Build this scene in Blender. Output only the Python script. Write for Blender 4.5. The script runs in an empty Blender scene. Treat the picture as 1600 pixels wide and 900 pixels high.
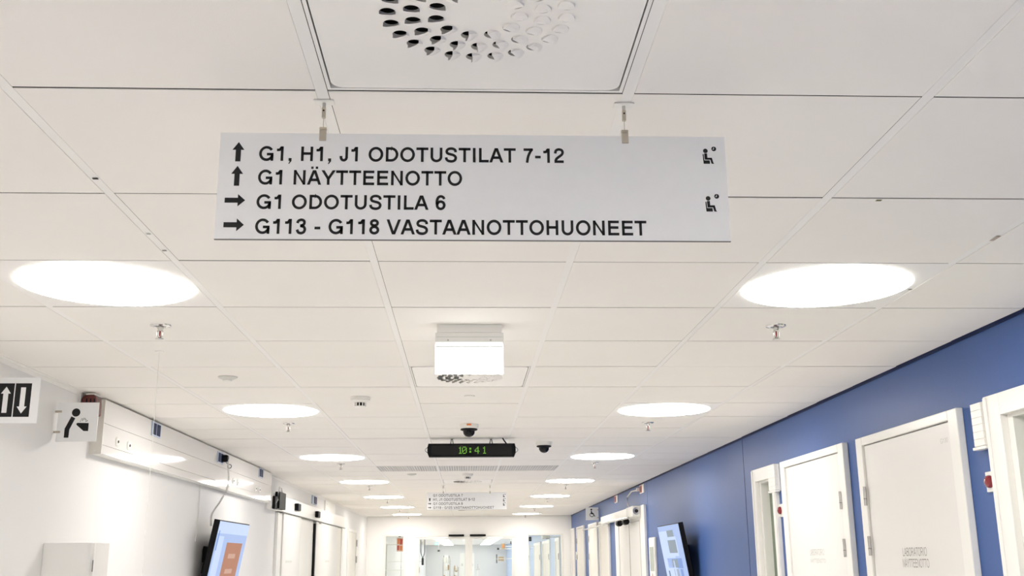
import bpy, bmesh, math, random
from mathutils import Matrix, Vector

random.seed(7)
SC = bpy.context.scene
COL = SC.collection

# ------------------------------------------------------------------ camera, world, exposure
CAMZ = 1.6159
RV = Vector((0.99905559, -0.04261352, -0.00848626))
UV = Vector((-0.00250993, -0.25158291, 0.96783249))
FV = Vector((0.04337775, 0.96689716, 0.25145227))
FPX = 1632.3
cam = bpy.data.cameras.new('camera')
cam.sensor_fit = 'HORIZONTAL'
cam.sensor_width = 36.0
cam.lens = FPX / 1600 * 36.0
cam.clip_start = 0.05
cam.clip_end = 300
camo = bpy.data.objects.new('camera', cam)
COL.objects.link(camo)
camo.matrix_world = Matrix(((RV.x, UV.x, -FV.x, 0), (RV.y, UV.y, -FV.y, 0), (RV.z, UV.z, -FV.z, CAMZ), (0, 0, 0, 1)))
SC.camera = camo

w = bpy.data.worlds.new('world')
w.use_nodes = True
w.node_tree.nodes['Background'].inputs[0].default_value = (0.9, 0.93, 1, 1)
w.node_tree.nodes['Background'].inputs[1].default_value = 0.3
SC.world = w
SC.view_settings.view_transform = 'Standard'
SC.view_settings.look = 'None'
SC.view_settings.exposure = 0.0
SC.view_settings.gamma = 1.0
SC.view_settings.use_curve_mapping = False
SC.cycles.max_bounces = 12
SC.cycles.diffuse_bounces = 8
SC.cycles.adaptive_threshold = 0.03
SC.cycles.transparent_max_bounces = 16
LAMP = 25.0            # radiance of the round ceiling lights
LAMPC = (1.0, 0.955, 0.90)

CEIL = 2.5             # underside of the ceiling tiles
GX, GY = -0.2831, 1.8799   # ceiling grid origin (0.6 m module)
LWX = -2.05            # left wall plane
Y0, YE = -10.0, 22.3    # back wall and end wall
SK = 0.007             # the blue wall drifts outwards this much per metre


def rwx(y, off=0.0):
    return 2.0461 + SK * y - off


def ray(px, py):
    return RV * ((px - 800) / FPX) - UV * ((py - 450) / FPX) + FV


def at_y(px, py, y):
    d = ray(px, py); t = y / d.y
    return d.x * t, CAMZ + d.z * t


# ------------------------------------------------------------------ materials
MATS = {}


def mat(name, col, rough=0.5, metal=0.0, spec=0.5, emit=0.0, ecol=None, coat=0.0, var=0.0, vscale=8.0, bump=0.0, bscale=300.0, sheen=0.0):
    if name in MATS:
        return MATS[name]
    m = bpy.data.materials.new(name)
    m.use_nodes = True
    nt = m.node_tree
    b = nt.nodes['Principled BSDF']
    b.inputs['Base Color'].default_value = (*col, 1)
    b.inputs['Roughness'].default_value = rough
    b.inputs['Metallic'].default_value = metal
    b.inputs['Specular IOR Level'].default_value = spec
    b.inputs['Coat Weight'].default_value = coat
    b.inputs['Coat Roughness'].default_value = 0.05
    if sheen:
        b.inputs['Sheen Weight'].default_value = sheen
        b.inputs['Sheen Roughness'].default_value = 0.45
        b.inputs['Sheen Tint'].default_value = (0.75, 0.85, 1.0, 1)
    if emit:
        b.inputs['Emission Color'].default_value = (*(ecol or col), 1)
        b.inputs['Emission Strength'].default_value = emit
    tc = nt.nodes.new('ShaderNodeTexCoord')
    if var:
        n = nt.nodes.new('ShaderNodeTexNoise')
        n.inputs['Scale'].default_value = vscale
        n.inputs['Detail'].default_value = 4
        nt.links.new(tc.outputs['Object'], n.inputs['Vector'])
        r = nt.nodes.new('ShaderNodeMix')
        r.data_type = 'RGBA'
        r.inputs[6].default_value = (*[c * (1 - var) for c in col], 1)
        r.inputs[7].default_value = (*[min(1, c * (1 + var)) for c in col], 1)
        nt.links.new(n.outputs['Fac'], r.inputs[0])
        nt.links.new(r.outputs[2], b.inputs['Base Color'])
    if bump:
        n = nt.nodes.new('ShaderNodeTexNoise')
        n.inputs['Scale'].default_value = bscale
        n.inputs['Detail'].default_value = 2
        nt.links.new(tc.outputs['Object'], n.inputs['Vector'])
        bp = nt.nodes.new('ShaderNodeBump')
        bp.inputs['Strength'].default_value = bump
        bp.inputs['Distance'].default_value = 0.002
        nt.links.new(n.outputs['Fac'], bp.inputs['Height'])
        nt.links.new(bp.outputs['Normal'], b.inputs['Normal'])
    MATS[name] = m
    return m


TILE = mat('ceiling_tile_white', (0.89, 0.863, 0.82), 0.9, spec=0.2, var=0.02, vscale=3, bump=0.15, bscale=500)
RAIL = mat('grid_rail_white', (0.88, 0.865, 0.835), 0.45, spec=0.3, var=0.01)
BACK = mat('plenum_dark', (0.012, 0.012, 0.012), 0.9, var=0.1)
JOINT = mat('seam_shade_dark', (0.07, 0.065, 0.06), 0.9, spec=0.1, var=0.2, vscale=5)  # near-black strips that paint the shade into the tile seams
WHITEWALL = mat('wall_white_paint', (0.76, 0.755, 0.745), 0.55, spec=0.3, var=0.015, vscale=1.5, bump=0.05)
ENDWALL = mat('end_wall_lit_white', (0.88, 0.87, 0.85), 0.55, spec=0.3, var=0.015, vscale=1.5, bump=0.05)  # wall white made lighter to carry the brighter light at the far end
BLUEWALL = mat('wall_blue_paint', (0.052, 0.110, 0.305), 0.43, spec=0.28, var=0.05, vscale=60, bump=0.12, bscale=220)
FLOOR = mat('floor_vinyl', (0.83, 0.815, 0.79), 0.35, var=0.06, vscale=4)
DOORW = mat('door_white_laminate', (0.75, 0.74, 0.715), 0.4, var=0.01)
FRAMEW = mat('frame_white_lacquer', (0.80, 0.795, 0.76), 0.3, var=0.01)
GLOSSW = mat('gloss_white_enamel', (0.80, 0.79, 0.765), 0.07, spec=0.45, coat=0.15, var=0.01)
PLASW = mat('white_plastic', (0.84, 0.83, 0.79), 0.35, var=0.01)
DIFFW = mat('diffuser_white_enamel', (0.90, 0.88, 0.845), 0.4, spec=0.3, var=0.01)
PLASG = mat('pale_grey_plastic', (0.62, 0.62, 0.58), 0.4, var=0.02)
SIGNG = mat('sign_silver_grey', (0.86, 0.865, 0.86), 0.5, spec=0.3, var=0.02, vscale=40)
SIGNEDGE = mat('sign_edge_dark', (0.10, 0.10, 0.10), 0.5, var=0.05)
INK = mat('black_vinyl_print', (0.012, 0.012, 0.012), 0.55, spec=0.3, var=0.05)
INKG = mat('grey_vinyl_print', (0.17, 0.17, 0.165), 0.55, var=0.05)
INKL = mat('light_grey_vinyl_print', (0.42, 0.42, 0.40), 0.55, var=0.05)
NICKEL = mat('brushed_nickel', (0.55, 0.50, 0.41), 0.38, metal=0.85, var=0.06, vscale=120)
STEEL = mat('steel', (0.55, 0.54, 0.52), 0.25, metal=1.0, var=0.04)
CHROME = mat('chrome', (0.75, 0.74, 0.72), 0.12, metal=1.0, var=0.02)
BLACKP = mat('black_plastic', (0.008, 0.008, 0.009), 0.5, spec=0.12, var=0.1)
DOMEB = mat('dark_dome_glass', (0.006, 0.006, 0.007), 0.12, spec=0.3, var=0.1)
REDD = mat('dark_red_plastic', (0.10, 0.012, 0.010), 0.35, var=0.05)
REDL = mat('red_lens', (0.22, 0.012, 0.018), 0.12, spec=0.6, coat=0.5, var=0.05)
REDS = mat('red_socket', (0.55, 0.06, 0.03), 0.35, var=0.05)
ORANGE = mat('orange_label', (0.75, 0.22, 0.05), 0.5, var=0.05)
NAVY = mat('navy_socket', (0.012, 0.022, 0.075), 0.5, spec=0.15, var=0.05)
PBLUE = mat('pale_blue_socket_plate', (0.42, 0.50, 0.66), 0.3, var=0.03)
GREENGLASS = mat('green_frosted_glass', (0.17, 0.225, 0.155), 0.3, spec=0.2, var=0.04)
GREYGLASS = mat('grey_green_glass', (0.36, 0.40, 0.34), 0.2, var=0.05)
BROWN = mat('cork_brown', (0.42, 0.30, 0.16), 0.8, var=0.15, vscale=60)
CREAM = mat('cream_laminate', (0.76, 0.73, 0.67), 0.4, var=0.02)
LBLUE = mat('pale_blue_wall_paint', (0.44, 0.54, 0.72), 0.5, var=0.02)
CABLEW = mat('white_cable', (0.72, 0.71, 0.69), 0.4, var=0.02)
GRILLE = mat('grille_grey', (0.62, 0.61, 0.59), 0.5, var=0.03)
LENS = mat('light_diffuser', (1, 1, 1), 0.5, emit=LAMP, ecol=LAMPC)
PANELLENS = mat('panel_light_diffuser', (1, 1, 1), 0.5, emit=5, ecol=(1.0, 0.99, 0.95))
EXITLENS = mat('lit_sign_plate', (1, 1, 1), 0.4, emit=3.2, ecol=(1, 1, 0.98))
GREENLED = mat('green_led', (0.02, 0.05, 0.01), 0.5, emit=0.8, ecol=(0.26, 0.75, 0.05))
EXITGREEN = mat('lit_green_sign', (0.2, 0.6, 0.5), 0.5, emit=1.0, ecol=(0.45, 0.95, 0.80))
SCRB = mat('screen_pale_blue', (0.01, 0.01, 0.01), 0.4, spec=0.06, emit=1.0, ecol=(0.40, 0.53, 0.84))
SCRB2 = mat('screen_lighter_blue', (0.01, 0.01, 0.01), 0.4, spec=0.06, emit=1.0, ecol=(0.58, 0.70, 0.95))
SCRB3 = mat('screen_mid_blue', (0.01, 0.01, 0.01), 0.4, spec=0.06, emit=1.0, ecol=(0.20, 0.32, 0.66))
SCRO = mat('screen_terracotta', (0.01, 0.01, 0.01), 0.4, spec=0.06, emit=1.0, ecol=(0.46, 0.20, 0.12))
SCRT = mat('screen_pink_text', (0.01, 0.01, 0.01), 0.4, spec=0.06, emit=1.0, ecol=(0.60, 0.36, 0.28))
SCRG = mat('screen_grey', (0.01, 0.01, 0.01), 0.4, spec=0.06, emit=1.0, ecol=(0.26, 0.32, 0.38))
SCRD = mat('screen_dark_text', (0.01, 0.01, 0.01), 0.4, spec=0.06, emit=1.0, ecol=(0.10, 0.16, 0.28))


def glass_mat():
    m = bpy.data.materials.new('clear_pane_glass')
    m.use_nodes = True
    nt = m.node_tree
    nt.nodes.clear()
    o = nt.nodes.new('ShaderNodeOutputMaterial')
    t = nt.nodes.new('ShaderNodeBsdfTransparent')
    t.inputs[0].default_value = (0.95, 0.965, 0.955, 1)
    g = nt.nodes.new('ShaderNodeBsdfGlossy')
    g.inputs['Roughness'].default_value = 0.02
    f = nt.nodes.new('ShaderNodeFresnel')
    f.inputs[0].default_value = 1.45
    mx = nt.nodes.new('ShaderNodeMixShader')
    nt.links.new(f.outputs[0], mx.inputs[0])
    nt.links.new(t.outputs[0], mx.inputs[1])
    nt.links.new(g.outputs[0], mx.inputs[2])
    nt.links.new(mx.outputs[0], o.inputs[0])
    return m


GLASS = glass_mat()


# ------------------------------------------------------------------ mesh helpers
class MB:
    def __init__(self):
        self.v = []
        self.f = []

    def add(self, vs, fs):
        n = len(self.v)
        self.v += [tuple(p) for p in vs]
        self.f += [tuple(i + n for i in f) for f in fs]
        return self

    def box(self, x0, x1, y0, y1, z0, z1):
        if x0 > x1: x0, x1 = x1, x0
        if y0 > y1: y0, y1 = y1, y0
        if z0 > z1: z0, z1 = z1, z0
        vs = [(x0, y0, z0), (x1, y0, z0), (x1, y1, z0), (x0, y1, z0), (x0, y0, z1), (x1, y0, z1), (x1, y1, z1), (x0, y1, z1)]
        return self.add(vs, [(0, 3, 2, 1), (4, 5, 6, 7), (0, 1, 5, 4), (1, 2, 6, 5), (2, 3, 7, 6), (3, 0, 4, 7)])

    def prism(self, poly, fn, d0, d1):
        """poly: ccw list of (u, v); fn(u, v, d) -> xyz"""
        n = len(poly)
        vs = [fn(u, v, d0) for u, v in poly] + [fn(u, v, d1) for u, v in poly]
        fs = [tuple(range(n))[::-1], tuple(range(n, 2 * n))]
        fs += [(i, (i + 1) % n, n + (i + 1) % n, n + i) for i in range(n)]
        return self.add(vs, fs)

    def lathe(self, prof, n=24, c=(0, 0, 0), ax='z'):
        """prof: list of (r, h)"""
        vs = []
        fs = []
        for r, h in prof:
            for i in range(n):
                a = 2 * math.pi * i / n
                p = (r * math.cos(a), r * math.sin(a), h)
                if ax == 'x': p = (p[2], p[0], p[1])
                if ax == 'y': p = (p[0], p[2], p[1])
                vs.append((p[0] + c[0], p[1] + c[1], p[2] + c[2]))
        m = len(prof)
        for j in range(m - 1):
            for i in range(n):
                fs.append((j * n + i, j * n + (i + 1) % n, (j + 1) * n + (i + 1) % n, (j + 1) * n + i))
        fs.append(tuple(range(n))[::-1])
        fs.append(tuple((m - 1) * n + i for i in range(n)))
        return self.add(vs, fs)

    def tube(self, pts, r, n=8):
        pts = [Vector(p) for p in pts]
        vs = []
        fs = []
        up = Vector((0, 0, 1))
        for k, p in enumerate(pts):
            t = (pts[min(k + 1, len(pts) - 1)] - pts[max(k - 1, 0)]).normalized()
            if abs(t.z) > 0.95: up = Vector((0, 1, 0))
            else: up = Vector((0, 0, 1))
            a = t.cross(up).normalized()
            b = a.cross(t)
            for i in range(n):
                q = 2 * math.pi * i / n
                vs.append(p + a * (r * math.cos(q)) + b * (r * math.sin(q)))
        for k in range(len(pts) - 1):
            for i in range(n):
                fs.append((k * n + i, k * n + (i + 1) % n, (k + 1) * n + (i + 1) % n, (k + 1) * n + i))
        fs.append(tuple(range(n))[::-1])
        fs.append(tuple((len(pts) - 1) * n + i for i in range(n)))
        return self.add(vs, fs)

    def mesh(self, name, m, smooth=False):
        me = bpy.data.meshes.new(name)
        me.from_pydata(self.v, [], self.f)
        bm = bmesh.new()
        bm.from_mesh(me)
        bmesh.ops.recalc_face_normals(bm, faces=bm.faces)
        if smooth:
            for f in bm.faces: f.smooth = True
            for e in bm.edges:
                if len(e.link_faces) == 2 and e.calc_face_angle(0) > 0.6: e.smooth = False
        bm.to_mesh(me)
        bm.free()
        me.materials.append(m)
        return me

    def build(self, name, m, parent=None, smooth=False, bevel=0.0, loc=None):
        return link(name, self.mesh(name, m, smooth), parent, bevel, loc)


def link(name, me, parent=None, bevel=0.0, loc=None):
    o = bpy.data.objects.new(name, me)
    COL.objects.link(o)
    if parent: o.parent = parent
    if loc: o.location = loc
    if bevel:
        b = o.modifiers.new('bevel', 'BEVEL')
        b.width = bevel
        b.segments = 2
        b.limit_method = 'ANGLE'
    return o


def tag(o, label, cat=None, group=None, kind=None):
    o['label'] = label
    if cat: o['category'] = cat
    if group: o['group'] = group
    if kind: o['kind'] = kind
    return o


def thing(name, label, cat, loc=(0, 0, 0), rz=0.0, group=None, ry=0.0):
    o = bpy.data.objects.new(name, None)
    o.empty_display_size = 0.05
    COL.objects.link(o)
    o.location = loc
    o.rotation_euler = (0, ry, rz)
    return tag(o, label, cat, group)


def struct(o, label):
    o['kind'] = 'structure'
    o['label'] = label
    return o


def copy_tree(o, parent=None):
    c = o.copy()
    COL.objects.link(c)
    c.parent = parent
    for ch in o.children: copy_tree(ch, c)
    return c


def box(name, m, parent, x0, x1, y0, y1, z0, z1, bevel=0.0):
    return MB().box(x0, x1, y0, y1, z0, z1).build(name, m, parent, bevel=bevel)


def circle(cu, cv, r, n=20, rv=None):
    rv = rv or r
    return [(cu + r * math.cos(2 * math.pi * i / n), cv + rv * math.sin(2 * math.pi * i / n)) for i in range(n)]


def rrect(u0, u1, v0, v1, r, n=6):
    out = []
    for cu, cv, a0 in ((u1 - r, v0 + r, -90), (u1 - r, v1 - r, 0), (u0 + r, v1 - r, 90), (u0 + r, v0 + r, 180)):
        for i in range(n + 1):
            a = math.radians(a0 + 90 * i / n)
            out.append((cu + r * math.cos(a), cv + r * math.sin(a)))
    return out


# planes for prints: fn(u, v, d): d counts towards the viewer
FACE_CAM = lambda u, v, d: (u, -d, v)          # facing -y
FACE_LEFT = lambda u, v, d: (-d, -u, v)        # on the right-hand wall, facing -x
FACE_RIGHT = lambda u, v, d: (d, u, v)         # on the left-hand wall, facing +x


def arcp(cx, cy, rx, ry, a0, a1, n=14):
    return [(cx + rx * math.cos(math.radians(a0 + (a1 - a0) * i / n)), cy + ry * math.sin(math.radians(a0 + (a1 - a0) * i / n))) for i in range(n + 1)]


def smooth(k, n=4):
    out = []
    for i in range(len(k) - 1):
        p0, p1, p2, p3 = k[max(i - 1, 0)], k[i], k[i + 1], k[min(i + 2, len(k) - 1)]
        for q in range(n):
            t = q / n
            out.append(tuple(0.5 * (2 * p1[d] + (p2[d] - p0[d]) * t + (2 * p0[d] - 5 * p1[d] + 4 * p2[d] - p3[d]) * t * t + (3 * p1[d] - p0[d] - 3 * p2[d] + p3[d]) * t ** 3) for d in (0, 1)))
    return out + [k[-1]]


def stroke_quads(pl, w):
    """a pen stroke of width w along a polyline, as quads with mitred joins; a closed line repeats its first point"""
    closed = abs(pl[0][0] - pl[-1][0]) + abs(pl[0][1] - pl[-1][1]) < 1e-6
    n = len(pl)
    L, R = [], []
    for i in range(n):
        a = pl[i - 1] if i else (pl[-2] if closed else None)
        b = pl[i + 1] if i < n - 1 else (pl[1] if closed else None)
        ds = []
        if a: ds.append(Vector((pl[i][0] - a[0], pl[i][1] - a[1])).normalized())
        if b: ds.append(Vector((b[0] - pl[i][0], b[1] - pl[i][1])).normalized())
        t = ds[0] if len(ds) == 1 else (ds[0] + ds[1]).normalized()
        k = 1 / max(0.5, t.dot(ds[0]))
        nx, ny = -t.y * w / 2 * k, t.x * w / 2 * k
        L.append((pl[i][0] + nx, pl[i][1] + ny))
        R.append((pl[i][0] - nx, pl[i][1] - ny))
    return [[R[i], R[i + 1], L[i + 1], L[i]] for i in range(n - 1)]


def clip_y(poly, lo, hi):
    for lim, sg in ((lo, 1), (hi, -1)):
        out = []
        for i in range(len(poly)):
            p, q = poly[i], poly[(i + 1) % len(poly)]
            pi, qi = (p[1] - lim) * sg >= -1e-9, (q[1] - lim) * sg >= -1e-9
            if pi: out.append(p)
            if pi != qi:
                t = (lim - p[1]) / (q[1] - p[1])
                out.append((p[0] + (q[0] - p[0]) * t, lim))
        poly = out
        if len(poly) < 3: return None
    return poly


def glyph(ch, w):
    """(advance, polygons) of one capital or digit of a plain grotesque, cap height 1"""
    h = w / 2
    l = 0.105 + h
    if ch == ' ': return 0.40, []
    if ch == ',': return 0.386, [[(0.11, 0), (0.11 + w * 1.1, 0), (0.11 + w * 1.1, w * 1.1), (0.11, w * 1.1)], [(0.10, -0.20), (0.16, -0.20), (0.11 + w * 1.1, 0), (0.11 + w * 0.45, 0)]]
    if ch == '-': return 0.50, [[(0.06, 0.40 - h), (0.44, 0.40 - h), (0.44, 0.40 + h), (0.06, 0.40 + h)]]
    if ch == 'Ä':
        a, p = glyph('A', w)
        return a, p + [[(x - h * 0.9, 1.09), (x + h * 0.9, 1.09), (x + h * 0.9, 1.09 + w * 0.9), (x - h * 0.9, 1.09 + w * 0.9)] for x in (0.31, 0.616)]
    S, C, P = [], [], []      # straight strokes (cut square at 0 and 1), curves, ready polygons
    adv = 1.0
    r = 0.895 - h
    if ch == 'H': S = [[(l, 0), (l, 1)], [(r, 0), (r, 1)], [(l, 0.52), (r, 0.52)]]
    elif ch == 'I': adv = 0.40; S = [[(0.20, 0), (0.20, 1)]]
    elif ch == 'L': adv = 0.79; S = [[(l, 0), (l, 1)], [(l, h), (0.76, h)]]
    elif ch == 'T': adv = 0.86; S = [[(0.03, 1 - h), (0.83, 1 - h)], [(0.43, 0), (0.43, 1)]]
    elif ch == 'E': adv = 0.92; S = [[(l, 0), (l, 1)], [(l, h), (0.85, h)], [(l, 0.53), (0.80, 0.53)], [(l, 1 - h), (0.84, 1 - h)]]
    elif ch == 'N': S = [[(l, 0), (l, 1)], [(r, 0), (r, 1)]]; P = [[(l - h, 1), (r - h * 0.6, 0), (r + h, 0), (l + h * 0.6, 1)]]
    elif ch == 'A': adv = 0.926; S = [[(0.06, -0.06), (0.463, 1.04)], [(0.866, -0.06), (0.463, 1.04)], [(0.22, 0.335), (0.70, 0.335)]]
    elif ch == 'V': adv = 0.926; S = [[(0.06, 1.06), (0.463, -0.04)], [(0.866, 1.06), (0.463, -0.04)]]
    elif ch == 'Y': adv = 0.926; S = [[(0.05, 1.06), (0.463, 0.41)], [(0.876, 1.06), (0.463, 0.41)], [(0.463, 0), (0.463, 0.46)]]
    elif ch in 'OQ': adv = 1.08; C = [arcp(0.54, 0.5, 0.49 - h, 0.518 - h, 0, 360, 40)]
    elif ch == '0': adv = 0.77; C = [arcp(0.385, 0.5, 0.335 - h, 0.518 - h, 0, 360, 32)]
    elif ch == 'D': C = [[(l, 1 - h), (0.46, 1 - h)] + arcp(0.46, 0.5, 0.48 - h, 0.5 - h, 90, -90, 20) + [(l, h)]]; S = [[(l, 0), (l, 1)]]
    elif ch == 'U': C = [[(l, 1.0)] + arcp(0.5, 0.37, (r - l) / 2, 0.387 - h, 180, 360, 20) + [(r, 1.0)]]
    elif ch == 'J': adv = 0.70; C = [[(0.60 - h, 1.0)] + arcp(0.325, 0.29, 0.275 - h, 0.307 - h, 0, -180, 18) + [(0.05 + h, 0.37)]]
    elif ch == 'G': adv = 1.10; C = [arcp(0.54, 0.5, 0.49 - h, 0.518 - h, 34, 345, 34)]; S = [[(0.56, 0.455), (1.0, 0.455)], [(1.0 - h, 0), (1.0 - h, 0.455)]]
    elif ch == 'S': adv = 0.926; C = [smooth([(0.80 - h * .4, 0.69), (0.745, 0.82), (0.63, 0.915), (0.46, 0.945), (0.28, 0.905), (0.185, 0.80), (0.18, 0.69), (0.25, 0.60), (0.42, 0.545), (0.60, 0.495), (0.73, 0.41), (0.775, 0.29), (0.73, 0.155), (0.61, 0.075), (0.46, 0.055), (0.28, 0.09), (0.165, 0.19), (0.135, 0.33)])]
    elif ch == 'B': adv = 0.94; S = [[(l, 0), (l, 1)]]; C = [[(l, 1 - h), (0.54, 1 - h)] + arcp(0.54, (1 - h + 0.53) / 2, 0.27 - h, (1 - h - 0.53) / 2, 90, -90, 12) + [(l, 0.53)], [(l, 0.53), (0.56, 0.53)] + arcp(0.56, (0.53 + h) / 2, 0.31 - h, (0.53 - h) / 2, 90, -90, 12) + [(l, h)]]
    elif ch == 'R': S = [[(l, 0), (l, 1)], [(0.56, 0.50), (0.90, -0.06)]]; C = [[(l, 1 - h), (0.56, 1 - h)] + arcp(0.56, (1 - h + 0.48) / 2, 0.32 - h, (1 - h - 0.48) / 2, 90, -90, 12) + [(l, 0.48)]]
    else:
        adv = 0.77
        if ch == '1': S = [[(0.45, 0), (0.45, 1)], [(0.10, 0.755), (0.29, 0.755)], [(0.26, 0.72), (0.47, 1.02)]]
        elif ch == '2': C = [smooth([(0.12, 0.66), (0.16, 0.84), (0.27, 0.925), (0.39, 0.945), (0.55, 0.895), (0.62, 0.76), (0.585, 0.62), (0.48, 0.51), (0.33, 0.40), (0.20, 0.28), (0.13, 0.12)])]; S = [[(0.06, h), (0.69, h)]]
        elif ch == '3': C = [smooth([(0.125, 0.72), (0.19, 0.87), (0.37, 0.945), (0.54, 0.885), (0.585, 0.75), (0.52, 0.61), (0.32, 0.54)]), smooth([(0.32, 0.54), (0.54, 0.48), (0.625, 0.32), (0.58, 0.15), (0.47, 0.075), (0.36, 0.055), (0.20, 0.11), (0.115, 0.29)])]
        elif ch == '5': S = [[(0.20, 1 - h), (0.64, 1 - h)]]; C = [[(0.235, 1 - h), (0.155, 0.49)], smooth([(0.14, 0.52), (0.25, 0.59), (0.38, 0.61), (0.56, 0.53), (0.625, 0.34), (0.56, 0.15), (0.44, 0.07), (0.33, 0.055), (0.18, 0.12), (0.115, 0.27)])]
        elif ch in '69':
            C = [arcp(0.385, 0.325, 0.325 - h, 0.343 - h, 0, 360, 28), smooth([(0.615, 0.76), (0.56, 0.87), (0.42, 0.945), (0.26, 0.90), (0.165, 0.75), (0.13, 0.55), (0.06 + h, 0.34)])]
            if ch == '9': C = [[(0.77 - x, 1 - y) for x, y in c] for c in C]
        elif ch == '7': S = [[(0.07, 1 - h), (0.70, 1 - h)]]; C = [smooth([(0.645, 0.97), (0.49, 0.70), (0.37, 0.40), (0.30, 0.0)])]
        elif ch == '8': C = [arcp(0.385, 0.755, 0.30 - h, 0.263 - h, 0, 360, 24), arcp(0.385, 0.285, 0.33 - h, 0.303 - h, 0, 360, 24)]
        elif ch == '4': S = [[(0.53, 0), (0.53, 1)], [(0.05, 0.26), (0.72, 0.26)], [(0.08, 0.26), (0.53, 1.02)]]
    out = list(P)
    for a in S:
        for q in stroke_quads(a, w):
            q = clip_y(q, 0, 1)
            if q: out.append(q)
    for a in C: out += stroke_quads(a, w)
    return adv, out


def text(name, s, m, parent, u0, u1, v0, cap, fn, d, weight=0.155):
    """lettering whose ink runs from u0 to u1, baseline v0, capital height cap"""
    x = 0.0
    words = [[]]
    for ch in s:
        adv, ps = glyph(ch, weight)
        if ch == ' ': words.append([])
        words[-1] += [[(px_ + x, py_) for px_, py_ in p] for p in ps]
        x += adv + 0.015
    xs = [p[0] for wd in words for q in wd for p in q]
    a, b = min(xs), max(xs)
    su = (u1 - u0) / (b - a)
    for wd in words:        # each word is a piece of print of its own
        vs, fs = [], []
        for q in wd:
            n = len(vs)
            vs += [fn(u0 + (p[0] - a) * su, v0 + p[1] * cap, d) for p in q]
            fs.append(tuple(range(n, n + len(q))))
        me = bpy.data.meshes.new(name)
        me.from_pydata(vs, [], fs)
        me.materials.append(m)
        link(name, me, parent)


# ------------------------------------------------------------------ room shell
floor = struct(box('floor', FLOOR, None, LWX - 0.15, 2.55, Y0 - 0.1, 75, -0.08, 0), 'pale grey vinyl corridor floor')

ceiling = struct(box('ceiling', BACK, None, LWX - 0.15, 2.45, Y0 - 0.1, YE + 0.12, CEIL + 0.09, CEIL + 0.15),
                 'suspended white ceiling of square tiles on a metal grid')


def wall_with_openings(name, m, a0, a1, z1, openings, fn, label):
    """a slab in (a, z) with rectangular openings (a0, a1, z0, z1); fn(a, z, d) d = 0 face, 1 back"""
    As = sorted({a0, a1} | {o[0] for o in openings} | {o[1] for o in openings})
    Zs = sorted({0.0, z1} | {o[2] for o in openings} | {o[3] for o in openings})
    mb = MB()
    for i in range(len(As) - 1):
        for j in range(len(Zs) - 1):
            ca, cz = (As[i] + As[i + 1]) / 2, (Zs[j] + Zs[j + 1]) / 2
            if any(o[0] < ca < o[1] and o[2] < cz < o[3] for o in openings): continue
            mb.prism([(As[i], Zs[j]), (As[i + 1], Zs[j]), (As[i + 1], Zs[j + 1]), (As[i], Zs[j + 1])], fn, 0, 1)
    return struct(mb.build(name, m), label)


WINC = (7.10, 7.53, 0.0, 2.15)
WIND = (2.95, 3.93, 0.0, 2.15)
wall_right = wall_with_openings('wall_right', BLUEWALL, Y0, YE, CEIL + 0.09, [WINC, WIND],
                                lambda a, z, d: (rwx(a) + 0.12 * d, a, z), 'blue painted corridor wall with white doors')
wall_left = wall_with_openings('wall_left', WHITEWALL, Y0, YE, CEIL + 0.09, [],
                               lambda a, z, d: (LWX - 0.12 * d, a, z), 'white painted corridor wall')
struct(box('wall_back', WHITEWALL, None, LWX, 2.2, Y0 - 0.1, Y0, 0, CEIL + 0.09), 'white wall closing the corridor')
# panel joint of the blue wall
MB().box(-0.0012, 0.0, -0.0035, 0.0035, 0, CEIL).build('wall_joint', NAVY, wall_right, loc=(rwx(7.92), 7.92, 0))
MB().box(-0.0012, 0.0, -0.0035, 0.0035, 0, CEIL).build('wall_joint', NAVY, wall_right, loc=(rwx(12.45), 12.45, 0))

WE = [(-1.70, -1.25, 0, 2.13), (-1.035, 1.02, 0, 2.10), (1.25, 2.02, 0, 2.13)]
wall_end = wall_with_openings('wall_end', ENDWALL, LWX - 0.1, 2.35, CEIL + 0.09, WE,
                              lambda a, z, d: (a, YE + 0.12 * d, z), 'white end wall above a glazed door screen')

# white wall's edge trim; dark strip drawn as the blue wall's shadow line
struct(MB().box(LWX, LWX + 0.022, Y0, YE, CEIL - 0.004, CEIL).box(LWX, LWX + 0.003, Y0, YE, CEIL - 0.024, CEIL - 0.004).build('trim_1', RAIL),
       'white angle trim along the top of the white wall')
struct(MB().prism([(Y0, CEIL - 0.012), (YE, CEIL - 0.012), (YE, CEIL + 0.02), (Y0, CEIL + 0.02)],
                  lambda a, z, d: (rwx(a) - 0.008 * d, a, z), 0, 1).build('shade_strip', NAVY),
       'dark strip drawn in as the shadow line along the top of the blue wall')

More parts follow.
